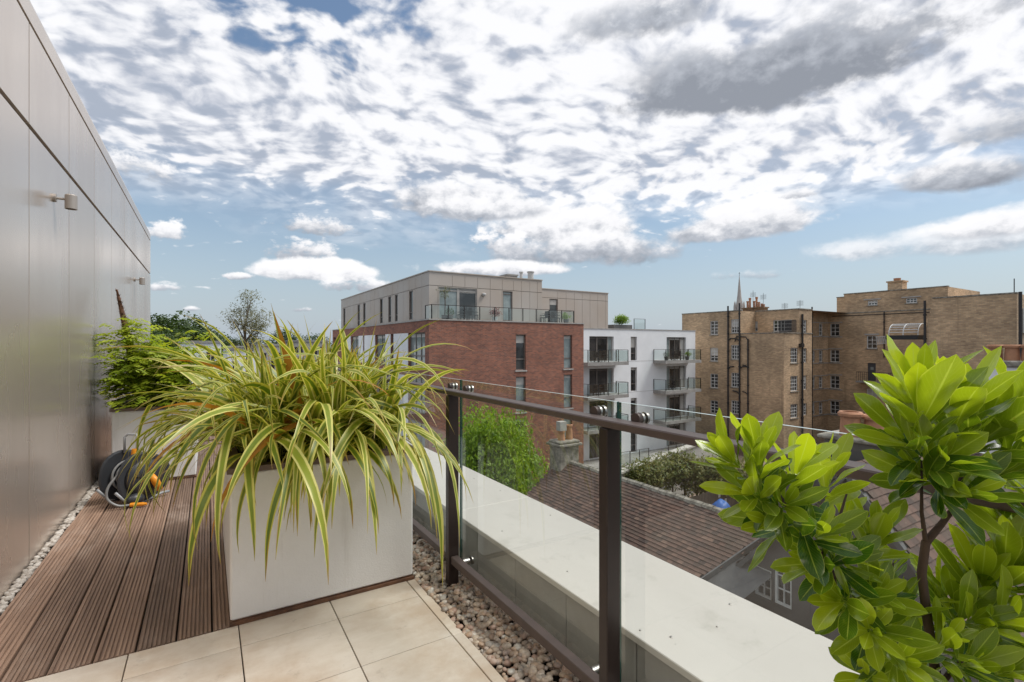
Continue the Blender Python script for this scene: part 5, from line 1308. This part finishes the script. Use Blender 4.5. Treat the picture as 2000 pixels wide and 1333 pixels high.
q = MB(); dd = 5.6; base_ = [(RX, 6.95), (RX, yfar), (RX + Vs.x * dd, yfar), (RX + Vs.x * dd, 8.35), (9.2, 8.3)]
zr = lambda x_: RZ - (RX - x_) * SL
q.add([(x_, y_, zr(x_) - .03) for x_, y_ in base_] + [(x_, y_, zr(x_) - .15) for x_, y_ in base_], ((0, 1, 2, 3, 4), (9, 8, 7, 6, 5), (0, 4, 9, 5), (4, 3, 8, 9), (3, 2, 7, 8), (2, 1, 6, 7)))
q.add([(RX, 6.95, RZ - .03), (RX, yfar, RZ - .03), (RX + 5, yfar, RZ - 3.53), (RX + 5, 6.95, RZ - 3.53)], ((0, 1, 2, 3),)); q.build('roof_deck', M['slate'], ro)
q = MB()
yy_ = 7.0
while yy_ < yfar:
    yn = yy_ + .32; cvv = rng.random(); dz = rng.uniform(-.008, .008)
    prof = [(-.13, -.07), (-.09, .01), (0, .05), (.09, .01), (.13, -.07)]
    q.add([(RX + a, yy_ + .01, RZ + b_ + dz) for a, b_ in prof] + [(RX + a * .93, yn - .005, RZ + b_ * .8 + dz) for a, b_ in prof], [(i, i + 1, i + 6, i + 5) for i in range(4)] + [(0, 1, 2, 3, 4)], 0, None, cvv * .7); yy_ = yn
q.build('ridge_tiles', M['stone_old'], ro)
q = MB()        # walls of the tiled house
q.box(RX + Vs.x * 5.3, RX + 4.6, 8.9, yfar - .25, -10, zr(RX + Vs.x * 5.3) - .12)
q.prism(Plane('Y', yfar - .25), [(RX - 4.4, -6.3), (RX + 4.4, -6.3), (RX, RZ - .12)], 0, -.2)
q.build('wall', M['stone_old'], hs)
# skewed verge board and lead
q = MB(); a, b_ = Vector((RX - .05, 6.87, RZ)), Vector((9.16, 8.26, zr(9.16))); nrm = Vector((-.46, -.89, 0)).normalized()
for (o0, o1, zt2, zb2) in ((0.0, .05, .02, -.2),):
    q.add([a + nrm * o0 + CU * zt2, b_ + nrm * o0 + CU * zt2, b_ + nrm * o1 + CU * zt2, a + nrm * o1 + CU * zt2, a + nrm * o0 + CU * zb2, b_ + nrm * o0 + CU * zb2, b_ + nrm * o1 + CU * zb2, a + nrm * o1 + CU * zb2], ((0, 1, 2, 3), (3, 2, 6, 7), (0, 4, 5, 1), (1, 5, 6, 2), (4, 7, 6, 5)))
q.build('verge_board', M['lead'], ro)
q = MB(); q.add([a - CU * .10, b_ - CU * .10, b_ + nrm * .9 - CU * .55 + Vector((0, 0, 0)), a + nrm * .75 - CU * .45], ((0, 1, 2, 3),)); q.build('lead_valley', M['lead'], ro)
# cross gable facing the terrace
GX = 11.0; GP = Plane('X', GX)
def gp(px, py): return (GP.u(px), GP.z(px, py))
ap = gp(1659, 933); lb = gp(1410, 1143); rb = gp(1790, 1110)
sL = (ap[1] - lb[1]) / (lb[0] - ap[0]); sR = (ap[1] - rb[1]) / (ap[0] - rb[0])
YL = ap[0] + 3.6; YR = ap[0] - 3.6; zl, zr_ = ap[1] - sL * 3.6, ap[1] - sR * 3.6
def gz(y_): return ap[1] - (sL * (y_ - ap[0]) if y_ > ap[0] else sR * (ap[0] - y_))
wl = [(gp(1473, 1158), gp(1512, 1100)), ]
w_y1, w_z0 = gp(1473, 1160); w_ym, _ = gp(1509, 1175); w_y0, _ = gp(1546, 1192)
q = MB()
wt = gz(w_y1) - .14
hl = [[w_ym + .03, w_y1, w_z0, wt - .02], [w_y0, w_ym - .03, w_z0, wt + .30]]
# gable wall in strips so that the top follows the rakes
ysx = sorted({YR, ap[0], YL, w_y0, w_ym - .03, w_ym + .03, w_y1}); 
for a, b_ in zip(ysx[:-1], ysx[1:]):
    m_ = (a + b_) / 2; hh = [h for h in hl if h[0] - 1e-3 < m_ < h[1] + 1e-3]
    if hh:
        h = hh[0]; q.prism(GP, [(a, -10), (b_, -10), (b_, h[2]), (a, h[2])], 0, -.15); q.prism(GP, [(a, h[3]), (b_, h[3]), (b_, gz(b_)), (a, gz(a))], 0, -.15)
    else: q.prism(GP, [(a, -10), (b_, -10), (b_, gz(b_)), (a, gz(a))], 0, -.15)
gw = q.build('gable_wall', M['grey_clad'], hs)
q = MB()
for k in range(10):
    y_ = ap[0] + 3.2 - k * .82
    if any(h[0] - .05 < y_ < h[1] + .05 for h in hl): continue
    q.obox(GP, y_, y_ + .02, .001, .006, -7.5, gz(y_) - .35)
q.obox(GP, YR, YL, .001, .05, w_z0 - .5, w_z0 - .42); q.build('clad_seam', M['slate'], hs)
for h in hl: window(hs, GP, h[0], h[1], h[2], h[3], .10, 2, 3, 'frame_white', 'pane', .05, .014)
q = MB()      # barge boards
for (y0, y1) in ((ap[0], YL), (YR, ap[0])):
    q.prism(GP, [(y0, gz(y0)), (y1, gz(y1)), (y1, gz(y1) + .16), (y0, gz(y0) + .16)], .16, -.16)
q.build('barge_board', M['lead'], hs)
sv = Vector((0, -1, -sR)).normalized(); q = MB(); tile_slope(q, (0, ap[0], ap[1] + .19), (1, 0, 0), sv, {'box': (GX - .12, GX + 9, 5.2), 'f': lambda u_, v_: True}, .16, .22, .025)
sv2 = Vector((0, 1, -sL)).normalized(); tile_slope(q, (0, ap[0], ap[1] + .19), (1, 0, 0), sv2, {'box': (GX - .12, GX + 9, 5.2), 'f': lambda u_, v_: True}, .16, .22, .025)
r2 = q.build('gable_roof', M['tile'], hs)
q = MB(); x_ = GX - .12
while x_ < GX + 9: q.tube([(x_, ap[0], ap[1] + .17), (x_ + .31, ap[0], ap[1] + .175)], [.12, .105], 8, 0, True, rng.random() * .7); x_ += .32
q.build('ridge_tiles', M['tile'], r2)
q = MB(); q.add([(GX - .05, ap[0], ap[1] + .12), (GX + 9, ap[0], ap[1] + .12), (GX + 9, YL, zl + .12), (GX - .05, YL, zl + .12)], ((0, 1, 2, 3),)); q.add([(GX - .05, ap[0], ap[1] + .12), (GX + 9, ap[0], ap[1] + .12), (GX + 9, YR, zr_ + .12), (GX - .05, YR, zr_ + .12)], ((0, 1, 2, 3),)); q.build('roof_deck', M['slate'], r2)
# lower flat roof with lead between
q = MB(); q.box(2.6, GX - .01, -3, 8.3, -10, -7.2); q.build('flat_roof', M['lead'], hs)
# flue
fx = at_d(1410, 1092, 10.9); q = MB(); zf_ = zr(fx.x); q.tube([(fx.x, fx.y, zf_ - .1), (fx.x, fx.y, zf_ + .42)], .055, 12); q.tube([(fx.x, fx.y, zf_ + .10), (fx.x, fx.y, zf_ + .14)], .085, 12); fl_ = q.build('flue_pipe', M['slate'], hs)
q = MB(); q.add([(fx.x - .24, fx.y - .18, zr(fx.x - .24) + .05), (fx.x + .1, fx.y - .18, zr(fx.x + .1) + .05), (fx.x + .1, fx.y + .18, zr(fx.x + .1) + .05), (fx.x - .24, fx.y + .18, zr(fx.x - .24) + .05)], ((0, 1, 2, 3),)); q.build('flashing', M['pot_white'], fl_)
# chimney of the tiled house
cc_ = at_d(1102, 900, 19.2); q = MB(); w_ = .46; zt2 = zat(862, 19.2)
q.bbox(cc_.x - w_, cc_.x + w_, cc_.y - .35, cc_.y + .35, -6, zt2 - .14, .03); chm = q.build('chimney', M['stone_old'], hs)
q = MB(); q.bbox(cc_.x - w_ - .10, cc_.x + w_ + .10, cc_.y - .45, cc_.y + .45, zt2 - .139, zt2 - .04, .02); q.bbox(cc_.x - w_ - .03, cc_.x + w_ + .03, cc_.y - .38, cc_.y + .38, zt2 - .039, zt2 + .06, .03); q.build('chimney_cap', M['stone_old'], chm)
for dx, hh in ((-.14, .42), (.24, .62)):
    q = MB(); q.lathe(cc_.x + dx, cc_.y, [(.15, zt2 + .06), (.12, zt2 + hh - .08), (.15, zt2 + hh - .06), (.15, zt2 + hh), (.09, zt2 + hh), (.09, zt2 + hh - .2)], 14); q.build('chimney_pot', M['terracotta'], chm)
q = MB(); q.box(cc_.x - .29, cc_.x + .02, cc_.y - .13, cc_.y + .13, zt2 + .43, zt2 + .78); q.build('cowl', M['stone_band'], chm)
# ================================================================ PARTY WALLS WITH CHIMNEY POTS AT THE RIGHT
def pot(parent, x_, y_, z_, r_, hh, col_='terracotta'):
    q = MB(); q.lathe(x_, y_, [(r_ * 1.0, z_), (r_ * .86, z_ + hh * .8), (r_ * 1.12, z_ + hh * .82), (r_ * 1.15, z_ + hh * .93), (r_ * 1.0, z_ + hh), (r_ * .78, z_ + hh), (r_ * .75, z_ + hh * .5), (0, z_ + hh * .4)], 24); q.build('chimney_pot', M[col_], parent)
p1 = at_d(1665, 848, 12.2); cs = thing('chimney_stack', (p1.x, p1.y, -10), 'low weathered stone chimney stack with two stout orange pots behind the shrub', 'chimney stack')
q = MB(); q.bbox(p1.x - .45, p1.x + .95, p1.y - 1.0, p1.y + .45, -10, p1.z - .12, .03); q.build('stack', M['grey_clad'], cs)
q = MB(); q.bbox(p1.x - .57, p1.x + 1.07, p1.y - 1.12, p1.y + .57, p1.z - .119, p1.z - .02, .03); q.build('capping', M['stone_old'], cs)
a = at_d(1661, 850, 12.1); pot(cs, a.x, a.y, p1.z - .03, .235, .60); a = at_d(1708, 856, 11.9); pot(cs, a.x, a.y, p1.z - .03, .235, .54)
p2 = at_d(1958, 702, 12.5); cs = thing('chimney_stack', (p2.x, p2.y, -10), 'white rendered chimney stack with tall terracotta pots at the far right', 'chimney stack')
a = at_d(1925, 715, 12.5); b_ = at_d(2090, 715, 10.9)
ydn, xdn = min(a.y, b_.y), a.x
q = MB(); q.box(a.x, a.x + 1.0, b_.y, a.y, -10, a.z - .02); q.build('stack', M['white_render'], cs)
q = MB(); q.bbox(a.x - .08, a.x + 1.08, b_.y - .08, a.y + .08, a.z - .019, a.z + .14, .03); q.build('capping', M['stone_old'], cs)
for px in (1944, 1977, 2011): c_ = at_d(px, 700, 12.5 - (px - 1944) * .011); pot(cs, a.x + .4, ray(px)[1] * (a.x + .4) / ray(px)[0], a.z + .12, .15, .42)
# grey roof below the stone stack
a = at_d(1700, 905, 9.5); gr = thing('slate_roof_house', (a.x, a.y, -10), 'dark slate roofed house with pale gutter behind the near shrub', 'house')
q = MB(); q.box(21, 33, 3, 13, -10, -4.3); q.build('wall', M['grey_clad'], gr)
q = MB(); q.prism(Plane('X', 20.9), [(2.8, -4.299), (13.2, -4.299), (8, -2.8)], 0, -12.2); q.build('roof', M['slate'], gr)
# ================================================================ GARDEN WALL, HEDGE, YARD
A_ = at_d(1200, 922, 29.5); B_ = at_d(1400, 850, 41.5); zt2 = -6.3
gwl = thing('garden_wall', (A_.x, A_.y, -10), 'pale topped garden wall behind the hedge below the white building', 'wall')
d_ = Vector((B_.x - A_.x, B_.y - A_.y, 0)); n_ = Vector((-d_.y, d_.x, 0)).normalized() * .15; A3, B3 = Vector((A_.x, A_.y, 0)), Vector((B_.x, B_.y, 0))
def slab(mb, A, B, n, z0, z1): mb.add([A - n + CU * z0, B - n + CU * z0, B + n + CU * z0, A + n + CU * z0, A - n + CU * z1, B - n + CU * z1, B + n + CU * z1, A + n + CU * z1], ((0, 3, 2, 1), (4, 5, 6, 7), (0, 1, 5, 4), (1, 2, 6, 5), (2, 3, 7, 6), (3, 0, 4, 7)))
q = MB(); slab(q, A3, B3, n_, -10, zt2 - .12); q.build('wall', M['stone_band'], gwl)
q = MB(); slab(q, A3, B3, n_ * 1.9, zt2 - .119, zt2); q.build('coping', M['coping'], gwl)
hd = thing('hedge', (at_d(1330, 930, 33).x, at_d(1330, 930, 33).y, -10), 'straggly brownish green hedge in front of the pale topped wall', 'hedge')
q = MB(); cl = []
for i in range(44):
    t_ = rng.random(); px = 1225 + 235 * t_; py = 918 - 22 * math.sin(t_ * 3.0) + rng.uniform(0, 40) ; d2 = 30 + 3.5 * t_ + rng.uniform(-1, .8)
    c0 = at_d(px, py + 8, d2); s_ = rng.uniform(.7, 1.15); cl.append((c0, (s_, s_, s_ * .8)))
crown(q, cl, 32000, .22, .1, .45, .8); q.build('foliage', M['leaf_hedge'], hd)
q = MB(); c0 = at_d(1330, 930, 33)
for i in range(9): b0_ = at_d(1240 + 24 * i, 950, 31 + i * .3); q.tube([(b0_.x, b0_.y, -10), (b0_.x + .1, b0_.y, -8), (b0_.x, b0_.y, b0_.z + .8)], [.09, .06, .02], 6)
q.build('stem', M['bark_grey'], hd)
fa, fb_ = at_d(1330, 985, 28.5), at_d(1500, 930, 34.5)
fn = thing('board_fence', (fa.x, fa.y, -10), 'dark close boarded fence with pale notices at the back of the yard', 'fence')
A3, B3 = Vector((fa.x, fa.y, 0)), Vector((fb_.x, fb_.y, 0)); d_ = (B3 - A3); nb = 34; n_ = Vector((-d_.y, d_.x, 0)).normalized() * .012; q = MB()
for i in range(nb): slab(q, A3 + d_ * (i / nb), A3 + d_ * ((i + .96) / nb), n_, -10, -7.65 + rng.uniform(-.03, .03))
q.build('board', M['wood_fence'], fn)
q = MB()
for t_, z_ in ((.38, -7.9), (.52, -7.8), (.68, -7.75), (.30, -8.6), (.45, -8.4)): slab(q, A3 + d_ * t_ - n_ * 2, A3 + d_ * (t_ + .022) - n_ * 2, n_ * .3, z_ - .3, z_)
q.build('notice', M['pot_white'], fn)
yd = MB(); a = at_z(1340, 1010, -9.98); b_ = at_z(1620, 905, -9.98)
yd.quad((20, 8, -9.99), (48, 8, -9.99), (48, 34, -9.99), (20, 34, -9.99)); yd.build('yard', M['rubble'], kind='structure')
q = MB(); c0 = at_d(1450, 975, 29)
for i in range(160): 
    p_ = Vector((c0.x + rng.gauss(0, 1.6), c0.y + rng.gauss(0, 1.6), -9.95)); stone(q, p_.x, p_.y, p_.z + rng.random() * .5, rng.uniform(.15, .4), 1, .6)
o = q.build('rubble', M['rubble']); o['kind'] = 'stuff'; tag(o, 'pinkish heap of broken rubble in the yard below the fence', 'rubble')
bt = at_d(1408, 975, 28.5); o = thing('tarpaulin', (bt.x, bt.y, -10), 'bright blue tarpaulin thrown over a heap in the yard', 'tarpaulin')
q = MB(); n = 10; vs = []
for i in range(n + 1):
    for j in range(n + 1):
        u_, v_ = i / n * 2 - 1, j / n * 2 - 1; vs.append((bt.x + u_ * .5, bt.y + v_ * .45, bt.z - .50 + .45 * max(0, 1 - (u_ * u_ + v_ * v_) * .7) + .12 * mnoise.noise(Vector((u_ * 2, v_ * 2, 3)))))
q.add(vs, [(i * (n + 1) + j, i * (n + 1) + j + 1, (i + 1) * (n + 1) + j + 1, (i + 1) * (n + 1) + j) for i in range(n) for j in range(n)]); q.build('sheet', M['blue_tarp'], o, smooth=True)
# ================================================================ TREES
t0 = at_d(962, 900, 22.5)
o = tree('birch_tree', (t0.x, t0.y, -10), -.9, 3.0, 'large light green drooping tree in front of the red brick wall', 'tree', 'leaf_tree', 52000, .20, 64, .22, .8, .42, .12, hang=.8, shell=.8)
tl = [(335, 634, 70, 5.5, 4.6, 'rounded dark green distant tree just right of the metal wall', 5200), (385, 645, 80, 4.5, 4.0, 'dark distant tree second from the metal wall', 3600), (428, 652, 95, 4.5, 4.2, 'low dark distant tree partly behind the olive tree', 2600), (300, 645, 62, 3.4, 3.0, 'dark distant tree touching the edge of the metal wall', 2600),
      (560, 660, 110, 5, 4.5, 'small far tree left of the pointed flax leaves', 1500), (625, 661, 120, 5, 4.5, 'small far tree just left of the brick building', 1500), (505, 662, 100, 4.5, 4.2, 'far low tree behind the right side of the olive tree', 1500)]
for px, py, d2, r_, rr_, lb_, n in tl:
    p_ = at_d(px, py, d2); tree('distant_tree', (p_.x, p_.y, -10), p_.z + 1.6, r_ * 1.25, lb_, 'tree', 'leaf_dark', n * 4, r_ * .09, 22, .3, .1, .6, .35, group='dark trees on the horizon at the left', shell=.6)
# low white-roofed buildings at the left, and far roofs
def lowblock(px0, px1, pyt, d2, label, dep=12, mat_='white_render', wz=True):
    a, b_ = at_d(px0, pyt, d2), at_d(px1, pyt, d2); yc = (a.y + b_.y) / 2; P = Plane('Y', yc); u0, u1 = P.u(px0), P.u(px1)
    o = thing('distant_building', ((u0 + u1) / 2, yc, -10), label, 'building'); q = MB()
    nw = max(2, int((u1 - u0) / 2.4)); hh = [[u0 + (u1 - u0) * (i + .25) / nw, u0 + (u1 - u0) * (i + .72) / nw, a.z - 3.0 * k - 2.2, a.z - 3.0 * k - .8] for i in range(nw) for k in range(3)]
    q.facade(P, u0, u1, -10, a.z, hh, .2); wall_box(q, u0, u1, yc, yc + dep, -10, a.z, 'xXY'); q.build('wall', M[mat_], o)
    q = MB(); q.box(u0 - .1, u1 + .1, yc - .1, yc + dep, a.z + .001, a.z + .25); q.build('roof', M['roof_flat'], o)
    for h in hh: window(o, P, h[0], h[1], h[2], h[3], .18, 2, 1, 'frame_white', 'pane', .08, .06)
lowblock(350, 432, 671, 46, 'low white flat roofed building seen between the shrub and the olive tree')
lowblock(500, 560, 676, 60, 'low pale building behind the flax, left of the far chimneys', mat_='stone_band')
lowblock(565, 640, 668, 80, 'low grey roofed building just left of the red brick building', mat_='concrete')
lowblock(240, 640, 690, 150, 'far long pale row of buildings under the horizon at the left', 20, 'stone_band')
lowblock(445, 500, 684, 35, 'low white parapet building behind the trunk of the olive tree')
